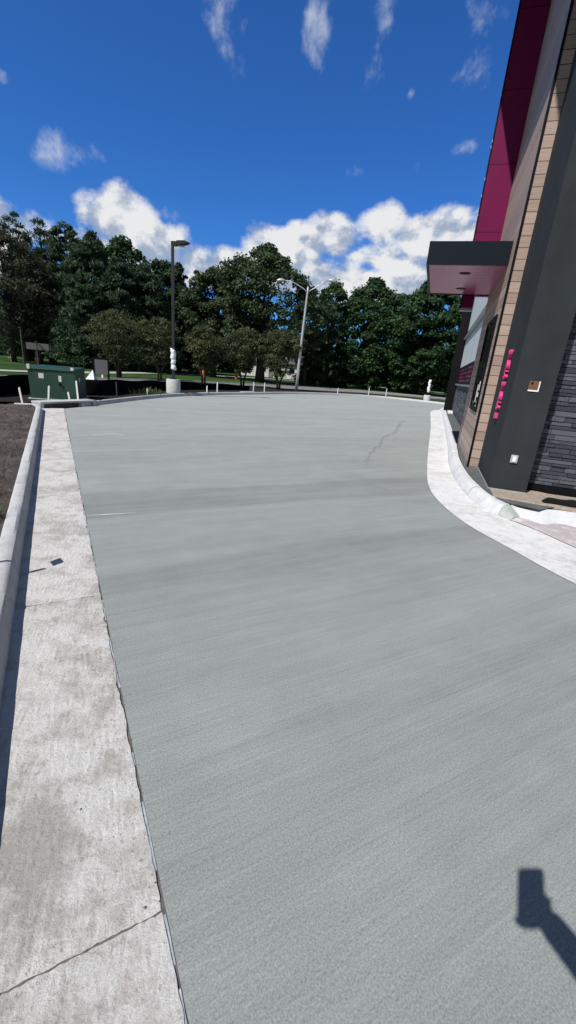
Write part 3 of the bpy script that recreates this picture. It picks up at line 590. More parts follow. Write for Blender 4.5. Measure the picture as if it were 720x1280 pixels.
m=MB(); m.tube([(0,0,0),(.02,0,1.5),(.10,0,4),(.19,0,6.35),(.20,0,6.62)],[.105,.10,.08,.06,.055],10); m.build('pole',M['galv'],SL,True)
for s,e_,z1 in ((-1,-1.32,6.83),(1,1.45,7.05)):
    m=MB(); a=.19; m.tube([(a,0,6.30),(a+s*.35,0,6.52),(a+s*.75,0,6.76 if s>0 else 6.70),(a+s*1.05,0,z1),(e_+.12*s,0,z1+.03)],[.035,.033,.03,.028,.026],8); arm=m.build('arm',M['galv'],SL,True)
    m=MB(); m.tube([(e_,0,z1+.03),(e_+s*.1,0,z1+.04),(e_+s*.3,0,z1+.03),(e_+s*.48,0,z1),(e_+s*.55,0,z1-.01)],[.04,.085,.11,.08,.02],10); m.build('lamp_head',M['galv'],arm,True)

# ------------------------------------------------------------------ small far things
def post_sign(name,loc,w,h,zb,mat,label,posts,rz=0,pm=None,cat='sign',frame=False):
    o=empty(name,(loc[0],loc[1],0),rz); tag(o,label,cat)
    m=MB(); m.box(-w/2,w/2,-.02,.02,zb,zb+h,bev=.006); m.build('board',mat,o)
    for x in posts:
        m=MB(); m.box(x-.05,x+.05,.025,.11,0,zb+h*(1.02 if frame else .9)); m.build('post',pm or M['dark_wood'],o)
    if frame:
        m=MB(); m.box(-w/2-.07,-w/2-.001,-.03,.03,zb-.1,zb+h+.07); m.box(w/2+.001,w/2+.07,-.03,.03,zb-.1,zb+h+.07); m.box(-w/2,w/2,-.03,.03,zb+h+.001,zb+h+.07); m.build('frame',M['black_trim'],o)
    return o
post_sign('sign_board',(-9.5,20.9),.58,.70,.50,M['signgrey'],'blank grey sign board in a black frame behind the silt fence',(-.3,.3),R(20),frame=True)
post_sign('park_sign',(-22.2,37.2),1.65,.52,1.28,M['brown_sign'],'wide grey-brown sign on posts on the lawn beyond the road',(-.2,),R(30))
o=post_sign('road_sign',(7.6,51.5),.55,.75,1.25,M['oldsign'],'small faded road sign on a thin post below the dark maples',(0,),0,M['dark_wood'],'road sign')
m=MB(); m.add([(-.38,-.3,0),(.40,-.25,0),(.45,.35,0),(-.35,.3,0),(.12,.02,.78),(.16,.06,.76)],[(0,1,5,4),(1,2,5),(2,3,4,5),(3,0,4)]); o=m.build('tarp_cover',M['wrap']); o.location=(-9.45,19.6,.05); o.scale=(.8,.8,.9); tag(o,'white pointed tarp-covered heap behind the silt fence, right of the green cabinet','tarp')
def marker(loc,mat,label,h=.8):
    o=empty('road_marker',(*loc,.04)); tag(o,label,'marker')
    m=MB(); m.lathe([(.22,0),(.22,.04),(.16,.06),(.06,h-.04),(.04,h),(0,h)],(0,0,0),12); m.build('cone',mat,o)
    m=MB(); m.lathe([(.132,.30*h),(.105,.52*h)],(0,0,0),12); m.build('white_band',M['white'],o); return o
marker((-6.7,46.5),M['orange'],'orange traffic cone on the grass below the big spreading tree')
marker((-9.7,44.0),M['orange'],'orange traffic cone on the grass just right of the near light pole')
lath('marker_post',-11.6,25.6,.05,.85,.09,M['pale_stake'],'thin pale marker post behind the grey sign board and white heap')
def hydrant(loc,label):
    o=empty('fire_hydrant',(*loc,.03)); tag(o,label,'fire hydrant')
    m=MB(); m.lathe([(.17,0),(.17,.05),(.11,.06),(.11,.5),(.14,.52),(.14,.55),(.1,.62),(.05,.68),(.04,.72),(0,.72)],(0,0,0),14); m.build('body',M['yellow'],o,True)
    m=MB(); m.tube([(-.2,0,.4),(.2,0,.4)],[.05,.05],10); m.tube([(0,-.19,.36),(0,0,.36)],[.06,.06],10); m.build('nozzle',M['yellow'],o); return o
hydrant((-27.0,41.0),'yellow fire hydrant standing on the lawn at the left edge')
def tall_post(loc,h,label,mat,r=.09,lean=0):
    o=empty('utility_pole',(*loc,0)); tag(o,label,'pole'); o.rotation_euler=(0,lean,0)
    m=MB(); m.tube([(0,0,0),(0,0,h*.5),(0,0,h)],[r,r*.9,r*.75],8); m.build('pole',mat,o)
    m=MB(); m.box(-.10,.10,-.10,.10,h,h+.05); m.build('cap',mat,o); return o
tall_post((-33.6,50.5),2.3,'short pale grey pole at the left edge, leaning, on the far lawn',M['galv'],.09,R(-3))
tall_post((-23.75,37.6),2.9,'thin grey pole standing left of the wide brown sign',M['dark_wood'],.075)
tall_post((-22.15,37.0),1.9,'short grey post in front of the wide brown sign',M['dark_wood'],.07)
# lamp with signal head at the left edge
t_=empty('street_lamp',(-21.9,31.2,0)); tag(t_,'thin street lamp with a white head and a black signal box at the left edge','street lamp')
m=MB(); m.tube([(0,0,0),(0,0,4),(0,0,6.3)],[.07,.06,.045],8); m.build('pole',M['galv'],t_)
m=MB(); m.box(-.28,.14,-.12,.12,6.25,6.42,bev=.03); m.build('lamp_head',M['white'],t_)
m=MB(); m.box(-.50,-.12,-.14,.14,4.85,5.55,bev=.02); sg=m.build('signal_box',M['black_trim'],t_)
m=MB(); m.tube([(-.12,0,5.2),(0,0,5.2)],[.03,.03],6); m.build('bracket',M['galv'],sg)
def car(loc,rz,label,name='parked_car'):
    o=empty(name,(*loc,.06),rz); tag(o,label,'car')
    m=MB(); prof=[(-2.1,.30),(-2.15,.75),(-1.9,.92),(-1.0,1.0),(-.45,1.42),(.95,1.45),(1.75,1.02),(2.1,.92),(2.15,.35)]
    ys=[(-.80,.0),(-.86,.0),(.86,.0),(.80,.0)]
    vs=[(x,s*(.86 if z<1.05 else .68),z) for s in (-1,1) for x,z in prof]; n=len(prof)
    m.add(vs,[(i,i+1,n+i+1,n+i) for i in range(n-1)]+[tuple(range(n))[::-1],tuple(range(n,2*n)),(n-1,0,n,2*n-1)]); m.build('body',M['carwhite'],o)
    m=MB()
    for s in (-1,1): m.add([(-.85,s*.80,1.05),(-.42,s*.712,1.36),(.90,s*.705,1.38),(1.45,s*.80,1.06)],[(0,1,2,3)])
    m.add([(-1.0,-.62,1.03),(-1.0,.62,1.03),(-.50,.6,1.39),(-.50,-.6,1.39)],[(0,1,2,3)]); m.add([(1.74,-.62,1.05),(1.74,.62,1.05),(1.01,.6,1.43),(1.01,-.6,1.43)],[(0,1,2,3)])
    for i,v in enumerate(m.v): m.v[i]=(v[0]*1.012,v[1]*1.02,v[2]+.006)
    m.build('window',M['glass'],o)
    for x in (-1.35,1.35):
        for s in (-1,1):
            m=MB(); m.tube([(x,s*.70,.32),(x,s*.88,.32)],[.32,.32],18); w=m.build('wheel',M['tyre'],o); m=MB(); m.tube([(x,s*.875,.32),(x,s*.888,.32)],[.18,.18],12); m.build('rim',M['galv'],w)
    return o
car((-33.6,45.4),R(-20),'white car seen from behind at the left edge on the far lawn drive')
car((-16.0,58.5),R(10),'white car in deep shade behind the near light pole')
# white house glimpsed below the big tree
H=empty('white_house',(-4.6,69,0),R(4)); tag(H,'low white house glimpsed under the boughs of the big spreading tree','house')
m=MB(); m.box(-4.6,4.6,0,6,0,2.3); m.add([(-4.6,0,2.3),(-4.6,6,2.3),(-4.6,3,3.6),(4.6,0,2.3),(4.6,6,2.3),(4.6,3,3.6)],[(0,1,2),(3,5,4)]); m.build('wall',M['housewhite'],H)
m=MB(); m.add([(-4.9,-.4,2.2),(4.9,-.4,2.2),(4.9,3,3.75),(-4.9,3,3.75),(-4.9,6.4,2.2),(4.9,6.4,2.2),(-4.9,-.4,2.32),(4.9,-.4,2.32),(4.9,3,3.9),(-4.9,3,3.9),(-4.9,6.4,2.32),(4.9,6.4,2.32)],[(0,1,2,3),(3,2,5,4),(6,9,8,7),(9,10,11,8),(0,6,7,1),(4,5,11,10),(0,3,9,6),(3,4,10,9),(1,7,8,2),(2,8,11,5)]); m.build('roof',M['roofgrey'],H)
for x in (-3.4,-1.2,1.2,3.3):
    m=MB(); m.box(x-.5,x+.5,-.03,-.002,.75,1.7); w=m.build('window',M['white'],H); m=MB(); m.box(x-.42,x+.42,-.04,-.031,.82,1.64); m.build('pane',M['glass'],w)
m=MB(); m.box(-.35,.35,-.04,-.002,.05,1.75); m.build('door',M['brown_sign'],H)

# ------------------------------------------------------------------ TREES
def leaf_mesh(name,P,N,U,size,aspect,tone,mat,parent):
    n=len(P); N=N/np.linalg.norm(N,axis=1)[:,None]; U=U-(U*N).sum(1)[:,None]*N; U/=np.linalg.norm(U,axis=1)[:,None]+1e-9; V=np.cross(N,U)
    s=size[:,None]; a=P-U*s*.5; b=P+V*s*.5/aspect+N*s*.08; c=P+U*s*.5; d=P-V*s*.5/aspect+N*s*.08
    co=np.stack([a,b,c,d],1).reshape(-1,3).astype(np.float32)
    me=bpy.data.meshes.new(name); me.vertices.add(n*4); me.loops.add(n*4); me.polygons.add(n)
    me.vertices.foreach_set('co',co.ravel()); me.loops.foreach_set('vertex_index',np.arange(n*4,dtype=np.int32)); me.polygons.foreach_set('loop_start',np.arange(0,n*4,4,dtype=np.int32)); me.polygons.foreach_set('loop_total',np.full(n,4,dtype=np.int32))
    at=me.attributes.new('tone','FLOAT','POINT'); at.data.foreach_set('value',np.repeat(tone,4).astype(np.float32)); me.materials.append(mat); me.update(calc_edges=True); me.validate()
    o=bpy.data.objects.new(name,me); C.objects.link(o); o.parent=parent; return o
def unit(v): return v/(np.linalg.norm(v,axis=-1,keepdims=True)+1e-9)
def shape_r(kind,h,rs):           # crown radius factor at relative height h (0..1)
    if kind=='cone': return np.clip((1-h)**.52,0.08,1)*np.clip(h*6+.45,0,1)
    if kind=='round': return np.sqrt(np.clip(1-(2*h-.92)**2*.98,.03,1))
    if kind=='vase': return np.clip(.35+1.0*h**.8,0,1)*np.sqrt(np.clip(1-np.clip((h-.55)/.47,0,1)**2,.05,1))
    if kind=='pine': return np.clip(.25+.9*np.sin(math.pi*np.clip(h*.9+.1,0,1)),.1,1)*.9
    return np.ones_like(h)
def tree(name,az,D,top,z0,rad,kind,mat,label,seed,ncl=90,nl=70,leaf=.26,aspect=1.7,clr=.20,trunk=.2,droop=0,cat='tree',group=None,gap=0.0,lean=(0,0),stems=1):
    x,y=D*math.sin(R(az)),D*math.cos(R(az)); rs=np.random.RandomState(seed)
    T=empty(name,(x,y,0)); tag(T,label,cat,group)
    H=top-z0; leaf*=.80; nl=int(nl*1.45)
    # lumpy outline from a few random lobes
    la=rs.uniform(0,2*math.pi,5); lw=rs.uniform(.08,.22,5); lh=rs.uniform(0,1,5)
    h=rs.beta(1.25,1.15,ncl) if kind!='cone' else rs.beta(1.0,1.5,ncl)
    th=rs.uniform(0,2*math.pi,ncl); lump=1+sum(lw[i]*np.cos(th-la[i]+3*h*(i%2))*np.exp(-((h-lh[i])/.35)**2) for i in range(5))
    rr=np.where(rs.rand(ncl)<.72,rs.uniform(.72,1.0,ncl),rs.uniform(.15,.7,ncl))
    rad_h=shape_r(kind,h,rs)*rad*lump; cr=clr*rad*rs.uniform(.65,1.35,ncl)
    if kind=='cone': cr*=np.clip(1.15-h*.75,.3,1)
    q=np.maximum(rad_h-cr*.6,.05)*rr
    cc=np.stack([np.cos(th)*q+lean[0]*h*H,np.sin(th)*q+lean[1]*h*H,z0+h*H-cr*.5],1)
    if gap>0: keep=rs.rand(ncl)>gap; cc=cc[keep]; cr=cr[keep]; h=h[keep]
    nc=len(cc); idx=np.repeat(np.arange(nc),nl); d=unit(rs.normal(size=(len(idx),3))); d[:,2]=np.where(d[:,2]<-.3,-d[:,2]*.6,d[:,2])
    sh=rs.uniform(.35,1.05,len(idx))**.6; P=cc[idx]+d*(cr[idx]*sh)[:,None]*np.array([1,1,.8])
    P+=rs.normal(0,.06,P.shape)*leaf*2
    axis=np.stack([np.cos(np.arctan2(P[:,1],P[:,0])),np.sin(np.arctan2(P[:,1],P[:,0])),np.full(len(P),.4)],1)
    if kind in('cone','pine'):
        N=unit(rs.normal(size=P.shape)*.9+d*.5); U=unit(d*.5+axis*.5+np.array([0,0,.7 if droop==0 else droop])+rs.normal(size=P.shape)*.5)
    else:
        N=unit(d*.55+np.array([0,0,.45])+rs.normal(size=P.shape)*.55); U=rs.normal(size=P.shape)
    size=leaf*rs.uniform(.6,1.35,len(P)); tone=np.clip(rs.normal(.45,.16,len(P))+np.repeat(rs.normal(0,.14,nc),nl)+0*h[idx],0,1)
    leaf_mesh('crown',P,N,U,size,aspect,tone,mat,T)
    # trunk and limbs
    m=MB(); tops=[]
    for s in range(stems):
        a=2*math.pi*s/max(1,stems)+rs.rand(); sp=(.12+.25*(stems>1)); bx,by=math.cos(a)*trunk*(stems>1)*1.0,math.sin(a)*trunk*(stems>1)
        hb=z0+H*.62; pts=[(bx,by,-.05),(bx*1.3+rs.normal(0,.03),by*1.3,z0*.5),(bx*2+math.cos(a)*sp*(stems>1),by*2+math.sin(a)*sp*(stems>1),z0+H*.12),(lean[0]*H*.4+math.cos(a)*sp*2*(stems>1),lean[1]*H*.4+math.sin(a)*sp*2*(stems>1),z0+H*.38),(lean[0]*H*.6+rs.normal(0,.1),lean[1]*H*.6,hb)]
        r0=trunk*(1 if stems==1 else .6); m.tube(pts,[r0*1.25,r0,r0*.8,r0*.5,r0*.15],9)
        tops.append(pts)
    nb=min(nc,16 if stems==1 else 10); sel=rs.choice(nc,nb,replace=False)
    for i in sel:
        pts=tops[i%stems]; k=rs.uniform(.25,.85); a=np.array(pts[2]); b=np.array(pts[4]); st=a+(b-a)*k*min(1,max(.05,(cc[i][2]-a[2])/(b[2]-a[2]+1e-6)))
        midp=(st+cc[i])/2+np.array([0,0,.12*np.linalg.norm(cc[i]-st)]); m.tube([st,midp,cc[i]],[trunk*.28,trunk*.17,trunk*.05],6)
    m.build('trunk',M['bark'],T,True)
    return T
GL='trees massed at the left beyond the road'
# left mass
tree('pine_tree',-31.9,52,13.0,7.0,1.9,'pine',M['lf_pine'],'tall sparse pine whose dark tufts top the left edge of the woods',1,34,90,.30,3.2,.30,.22,cat='tree',gap=.1)
tree('pine_tree',-29.6,51,12.55,8.0,1.7,'pine',M['lf_pine'],'second sparse pine top, right of the tallest pine at the left edge',2,26,90,.30,3.2,.32,.2,gap=.1)
tree('bronze_tree',-33.2,48,10.6,2.6,4.2,'round',M['lf_brown'],'bronze-brown leaved tree at the left edge below the pines',3,130,90,.30,2.0,.22,.2)
tree('bronze_tree',-30.6,49,8.0,2.2,3.2,'round',M['lf_brown'],'lower bronze-green tree behind the wide brown sign',33,100,90,.28,2.0,.25,.16)
tree('cedar_tree',-27.4,50,12.6,1.6,4.5,'cone',M['lf_cedar'],'broad feathery cedar, tallest of the left woods, left of centre of the mass',4,250,85,.36,2.4,.22,.25,gap=.04)
tree('cedar_tree',-24.7,47,11.7,0.9,4.3,'cone',M['lf_cedar'],'feathery cedar right behind the green cabinet, second tallest of its kind',5,240,85,.36,2.4,.22,.25)
tree('cedar_tree',-29.3,51,10.6,2.2,3.4,'cone',M['lf_cedar'],'mid-height cedar just left of the cabinet, before the bronze tree',6,180,80,.36,2.4,.25,.2)
tree('cedar_tree',-22.0,46,10.0,0.6,3.9,'cone',M['lf_cedar'],'cedar with a soft brownish top left of the small round tree',7,200,80,.35,2.4,.24,.2)
tree('cedar_tree',-19.2,47,9.8,0.6,3.9,'cone',M['lf_cedar'],'cedar behind the leftmost small round tree, sloping to the light pole',8,200,80,.35,2.4,.24,.2)
tree('cedar_tree',-26.2,45,7.4,0.6,3.0,'cone',M['lf_cedar'],'low cedar filling the foot of the left woods behind the cabinet',38,130,80,.32,2.4,.26,.15)
tree('maple_tree',-21.6,50,12.3,2,3.6,'round',M['lf_maple'],'dark broadleaf tree rising at the right shoulder of the left woods',9,140,95,.36,1.4,.23,.25)
tree('maple_tree',-24.5,52,12.4,2,3.4,'round',M['lf_maple'],'dark broadleaf tree behind the cedars, upper left of the small round trees',39,140,90,.36,1.4,.23,.25)
tree('pine_tree',-18.3,54,12.3,1,3.2,'cone',M['lf_pine'],'dark pointed conifer left of the near light pole',10,180,80,.38,2.2,.26,.22)
tree('pine_tree',-15.4,56,11.9,1,3.1,'cone',M['lf_pine'],'dark pointed conifer directly behind the near light pole',11,170,80,.38,2.2,.27,.22)
tree('pine_tree',-13.2,55,11.4,1,3.0,'cone',M['lf_pine'],'dark conifer filling the gap right of the near light pole',12,170,80,.38,2.2,.27,.22)
tree('cedar_tree',-31.5,56,11.6,1.0,4.2,'cone',M['lf_cedar'],'cedar closing the left edge of the woods behind the bronze trees',41,180,80,.40,2.2,.26,.25)
tree('maple_tree',-17.0,60,12.6,1,4.2,'round',M['lf_maple'],'dark broadleaf tree deep behind the near light pole',42,150,90,.40,1.4,.24,.25)
# big spreading tree in the middle
tree('oak_tree',-5.2,44,11.9,2.6,5.3,'round',M['lf_oak'],'big spreading oak, largest crown in the middle of the picture',13,280,90,.34,1.5,.17,.42,gap=.10)
tree('oak_tree',-11.2,47,10.2,1.6,3.6,'round',M['lf_oak'],'grey-green oak joining the left side of the biggest crown',14,170,90,.34,1.5,.21,.3)
tree('oak_tree',.6,47,9.7,2.0,2.9,'round',M['lf_oak'],'narrow oak behind the leaning street light, right of the biggest crown',15,80,80,.32,1.6,.22,.25,gap=.18)
# maples at the right
tree('maple_tree',3.4,51,10.9,1.3,2.9,'round',M['lf_maple'],'slender bright green maple right of the leaning street light',16,95,90,.32,1.5,.22,.24,gap=.12)
tree('maple_tree',8.3,52,11.7,.7,4.5,'round',M['lf_maple'],'broad dark maple, biggest crown between street light and building',17,240,100,.36,1.4,.20,.32)
tree('maple_tree',14.6,50,11.2,.7,4.4,'round',M['lf_maple'],'dark maple beside the building canopy, crown cut by the wall',18,240,100,.36,1.4,.20,.32)
tree('maple_tree',20.0,50,10.6,.8,4.2,'round',M['lf_maple'],'dark maple hidden mostly behind the restaurant wall',19,120,80,.34,1.5,.2,.3)
tree('maple_tree',11.6,60,11.6,1,4,'round',M['lf_maple'],'dark maple deep behind, between the two broad maples',20,110,80,.36,1.5,.22,.3)
# row of small trees
GS='small round trees planted in a row beyond the back kerb'
for i,(az,D,top,z0,r_,lb) in enumerate([(-22.5,30.8,4.05,1.25,2.15,'small olive-green tree with a flat round crown, leftmost of the row'),(-17.8,30.3,3.9,1.25,1.55,'small olive-green tree just left of the near light pole'),(-12.4,30.6,3.75,1.1,1.65,'small olive-green tree right of the near light pole'),(-7.4,31.4,3.95,1.15,1.6,'small olive-green tree under the left half of the big oak'),(-2.7,30.8,4.1,1.15,1.75,'small olive-green tree just left of the leaning street light')]):
    tree('small_tree',az,D,top,z0,r_,'vase',M['lf_small'],lb,50+i,85,75,.15,1.7,.24,.10,group=GS,stems=3)
# shrubs below the maples
for i,(az,D,r_,h,lb) in enumerate([(2.2,50,1.5,2.0,'leafy bright green shrub right of the street light foot'),(4.6,50.5,1.4,1.6,'leafy bright green shrub left of the faded road sign'),(.4,50.5,1.2,1.5,'leafy green shrub directly behind the street light foot')]):
    tree('shrub',az,D,h,.0,r_,'round',M['lf_bush'],lb,70+i,34,70,.26,1.5,.36,.05,cat='shrub')
# woods closing the background
rs=np.random.RandomState(77); n=42000; az=rs.uniform(-40,30,n); D=rs.uniform(72,92,n); hmax=6.2+1.6*np.sin(az*.9)+1.2*np.sin(az*2.3+1); z=rs.rand(n)**.8*hmax+.1
P=np.stack([D*np.sin(np.radians(az)),D*np.cos(np.radians(az)),z],1); keep=~((abs(az+4.2)<6.5)&(z<2.6)&(D<80)); P=P[keep]
o=leaf_mesh('woodland',P,unit(rs.normal(size=P.shape)+np.array([0,-.6,.4])),rs.normal(size=P.shape),rs.uniform(.5,1.1,len(P)),1.4,np.clip(rs.normal(.35,.2,len(P)),0,1),M['lf_maple'],None)
tag(o,'dark mass of far-off woods closing the background behind the trees','woods',kind='stuff')
# weeds by the fence and the left kerb
def tuft(name,loc,n,h,spread,seed,label,mat=None):
    rs=np.random.RandomState(seed); m=MB()
    for i in range(n):
        a=rs.uniform(0,2*math.pi); r_=spread*rs.rand()**.6; b=np.array([math.cos(a)*r_,math.sin(a)*r_,0]); hh=h*rs.uniform(.4,1); d=np.array([math.cos(a),math.sin(a),0])*hh*rs.uniform(.1,.7)+rs.normal(0,.02,3)*h*3
        w=np.array([-math.sin(a),math.cos(a),0])*hh*.05; mid=b+d*.45+np.array([0,0,hh*.6]); tip=b+d+np.array([0,0,hh])
        m.add([b-w,b+w,mid+w*1.3,mid-w*1.3,tip],[(0,1,2,3),(3,2,4)],0,rs.rand())
    o=m.build(name,mat or M['lf_weed'],None,tone=True); o.location=loc; return tag(o,label,'weeds',None,'stuff' if n>100 else None)
tuft('weed_tuft',LK(4.05,-.56,.10),46,.10,.09,3,'small green weed tuft in the dirt against the left kerb')
tuft('weed_patch',(-6.25,17.4,.09),150,.26,.9,4,'patch of green weeds before the black fence left of the light pedestal')

# ------------------------------------------------------------------ PHOTOGRAPHER (stands behind the camera, shadow of phone and arm falls on the lane)
pitch=R(18.805); roll=R(5.005)
Rw=Vector((1,0,0)); Dw=Vector((0,-math.sin(pitch),-math.cos(pitch))); Fw=Vector((0,math.cos(pitch),-math.sin(pitch)))
camX=Rw*math.cos(roll)-Dw*math.sin(roll); camY=-(Rw*math.sin(roll)+Dw*math.cos(roll)); camX.normalize(); camY.normalize(); camZ=-Fw
CAM=Vector((0,0,1.5))
def cw(x,y,z): return CAM+camX*x+camY*y+camZ*z
ph=MB(); bm=bmesh.new(); bmesh.ops.create_cube(bm,size=1)
for v in bm.verts: v.co=Vector((v.co.x*.082,v.co.y*.158,v.co.z*.009))
bmesh.ops.bevel(bm,geom=[e_ for e_ in bm.edges if abs((e_.verts[0].co-e_.verts[1].co).normalized().z)>.9],offset=.006,segments=2,affect='EDGES')
ph.add([cw(v.co.x+.000,v.co.y-.014,v.co.z+.016) for v in bm.verts],[[v.index for v in f.verts] for f in bm.faces]); bm.free()
po=ph.build('mobile_phone',M['phone']); tag(po,'dark mobile phone held upright, throwing the boxy shadow on the lane','phone')
def skin(name,verts,edges,rad,mat,parent,root=0,sub=2):
    me=bpy.data.meshes.new(name); me.from_pydata([tuple(v) for v in verts],edges,[]); me.materials.append(mat); o=bpy.data.objects.new(name,me); C.objects.link(o)
    if parent: o.parent=parent
    sk=o.modifiers.new('skin','SKIN'); sk.use_smooth_shade=True
    for i,sv in enumerate(me.skin_vertices[0].data):
        r_=rad[i]; sv.radius=r_ if isinstance(r_,tuple) else (r_,r_); sv.use_root=(i==root)
    o.modifiers.new('sub','SUBSURF').levels=sub; o.modifiers['sub'].render_levels=sub; return o
gx0=.06; gy0=-.60
hand=cw(.028,-.066,.022); elbow=hand+Vector((.20,-.24,-.10)); shR=Vector((gx0+.18,gy0+.02,1.36)); shL=Vector((gx0-.18,gy0+.02,1.36))
V=[(gx0,gy0,.92),(gx0,gy0+.01,1.10),(gx0,gy0,1.28),(gx0,gy0,1.40),(gx0,gy0+.01,1.46),(gx0,gy0+.04,1.58),(gx0,gy0+.03,1.67),
   shR,elbow,hand+Vector((.03,-.045,-.012)),hand,
   shL,(gx0-.25,gy0+.0,1.10),(gx0-.22,gy0+.08,.87),(gx0-.21,gy0+.10,.78),
   (gx0+.10,gy0,.88),(gx0+.11,gy0+.02,.48),(gx0+.11,gy0-.01,.10),(gx0+.12,gy0+.12,.05),
   (gx0-.10,gy0,.88),(gx0-.11,gy0+.02,.48),(gx0-.11,gy0-.01,.10),(gx0-.12,gy0+.12,.05)]
Ed=[(0,1),(1,2),(2,3),(3,4),(4,5),(5,6),(3,7),(7,8),(8,9),(9,10),(3,11),(11,12),(12,13),(13,14),(0,15),(15,16),(16,17),(17,18),(0,19),(19,20),(20,21),(21,22)]
Rd=[(.15,.11),(.14,.10),(.16,.11),(.10,.08),.055,.078,.07,.068,.058,.040,.040,.062,.045,.030,.036,.085,.062,.042,.035,.085,.062,.042,.035]
per=skin('person',V,Ed,Rd,M['skin'],None); tag(per,'person in dark T-shirt and jeans holding up the phone that takes the picture','person')
# fingers and thumb closing round the phone
fr=MB()
for i in range(4):
    b=Vector((.046,-.031-.021*i,.024)); L=(.9,1,.95,.75)[i]
    fr.tube([cw(b.x,b.y,b.z+.004),cw(b.x+.008,b.y,b.z-.004),cw(b.x+.001,b.y+.002,b.z-.014),cw(b.x-.016*L,b.y+.004,b.z-.0165)],[.0095,.0095,.0085,.006],8)
fr.tube([cw(.035,-.096,.018),cw(.005,-.106,.014),cw(-.025,-.106,.012),cw(-.042,-.094,.014)],[.014,.013,.012,.009],8); fr.tube([cw(.042,-.086,.026),cw(.050,-.061,.032),cw(.032,-.036,.035),cw(.010,-.016,.034)],[.013,.012,.010,.007],8); fr.build('fingers',M['skin'],per,True)
sh=skin('t_shirt',[V[i] for i in (0,1,2,3)]+[shR,shR.lerp(elbow,.5),shL,Vector(V[11]).lerp(Vector(V[12]),.55)],[(0,1),(1,2),(2,3),(3,4),(4,5),(3,6),(6,7)],[(.165,.125),(.155,.115),(.175,.125),(.105,.09),.075,.07,.075,.07],M['shirt'],per)
tr=skin('jeans',[V[0]]+[V[i] for i in (15,16,17,19,20,21)],[(0,1),(1,2),(2,3),(0,4),(4,5),(5,6)],[(.165,.125),.1,.075,.062,.1,.075,.062],M['jeans'],per)
hr=MB(); hr.lathe([(.086,-.02),(.096,.03),(.09,.075),(.06,.11),(.0,.122)],(gx0,gy0+.02,1.62),16); hr.build('hair',M['hair'],per,True)
fc=MB()
for s in (-1,1): fc.lathe([(0,-.008),(.008,-.004),(.008,.004),(0,.008)],(gx0+s*.03,gy0+.112,1.615),8)
fc.build('eye',M['phone'],per,True)
m=MB(); m.tube([(gx0,gy0+.108,1.615),(gx0,gy0+.128,1.585),(gx0,gy0+.108,1.578)],[.008,.013,.008],8); m.build('nose',M['skin'],per,True)
for s in (-1,1):
    m=MB(); m.box(gx0+s*.115-.048,gx0+s*.115+.048,gy0-.07,gy0+.20,0,.085,bev=.03); m.build('boot',M['shoe'],per,True)

# ------------------------------------------------------------------ CAMERA
cam=bpy.data.cameras.new('camera'); co=bpy.data.objects.new('camera',cam); C.objects.link(co)
mw=Matrix((camX,camY,camZ)).transposed().to_4x4(); mw.translation=CAM; co.matrix_world=mw
cam.sensor_fit='VERTICAL'; cam.sensor_height=36; cam.lens=523/1280*36; cam.clip_start=.01; cam.clip_end=3000; S.camera=co

# ------------------------------------------------------------------ SUN AND SKY
sd=bpy.data.lights.new('sun','SUN'); sd.energy=5.0; sd.angle=R(.53); sd.color=(1,.965,.915); so=bpy.data.objects.new('sun',sd); C.objects.link(so)
dirv=Vector((math.sin(R(SUN_SH))*math.cos(R(SUN_EL)),math.cos(R(SUN_SH))*math.cos(R(SUN_EL)),-math.sin(R(SUN_EL)))); so.rotation_euler=dirv.to_track_quat('-Z','Y').to_euler(); so.location=(0,0,30)
w=NT('World',True); S.world=w.m
sky=w.n('ShaderNodeTexSky',sky_type='NISHITA',sun_disc=False,sun_elevation=R(SUN_EL),sun_rotation=R(SUN_SH+180),air_density=1.0,dust_density=.3,ozone_density=3.0,altitude=200)
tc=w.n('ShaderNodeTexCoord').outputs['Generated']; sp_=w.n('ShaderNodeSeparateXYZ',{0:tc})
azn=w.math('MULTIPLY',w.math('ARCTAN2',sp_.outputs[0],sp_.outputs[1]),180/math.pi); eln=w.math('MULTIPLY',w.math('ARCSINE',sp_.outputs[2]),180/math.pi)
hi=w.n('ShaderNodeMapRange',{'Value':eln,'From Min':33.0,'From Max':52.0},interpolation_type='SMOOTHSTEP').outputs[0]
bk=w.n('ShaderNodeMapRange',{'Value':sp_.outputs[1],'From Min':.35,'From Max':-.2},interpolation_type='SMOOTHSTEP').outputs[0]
tint=w.mix(w.math('MAXIMUM',hi,bk),(.33,.86,1.62),(.90,.88,.86))  # sky overhead and behind, out of view, tinted neutral to make shadows less blue
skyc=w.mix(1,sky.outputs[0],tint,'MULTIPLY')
def blobs(lst):
    acc=None
    for a,e,ra,re in lst:
        x=w.math('MULTIPLY',w.math('SUBTRACT',azn,a),1/ra); y=w.math('MULTIPLY',w.math('SUBTRACT',eln,e),1/re)
        d=w.math('SUBTRACT',1,w.math('ADD',w.math('MULTIPLY',x,x),w.math('MULTIPLY',y,y)))
        acc=d if acc is None else w.n('ShaderNodeMath',{0:acc,1:d,2:.35},operation='SMOOTH_MAX').outputs[0]
    return acc
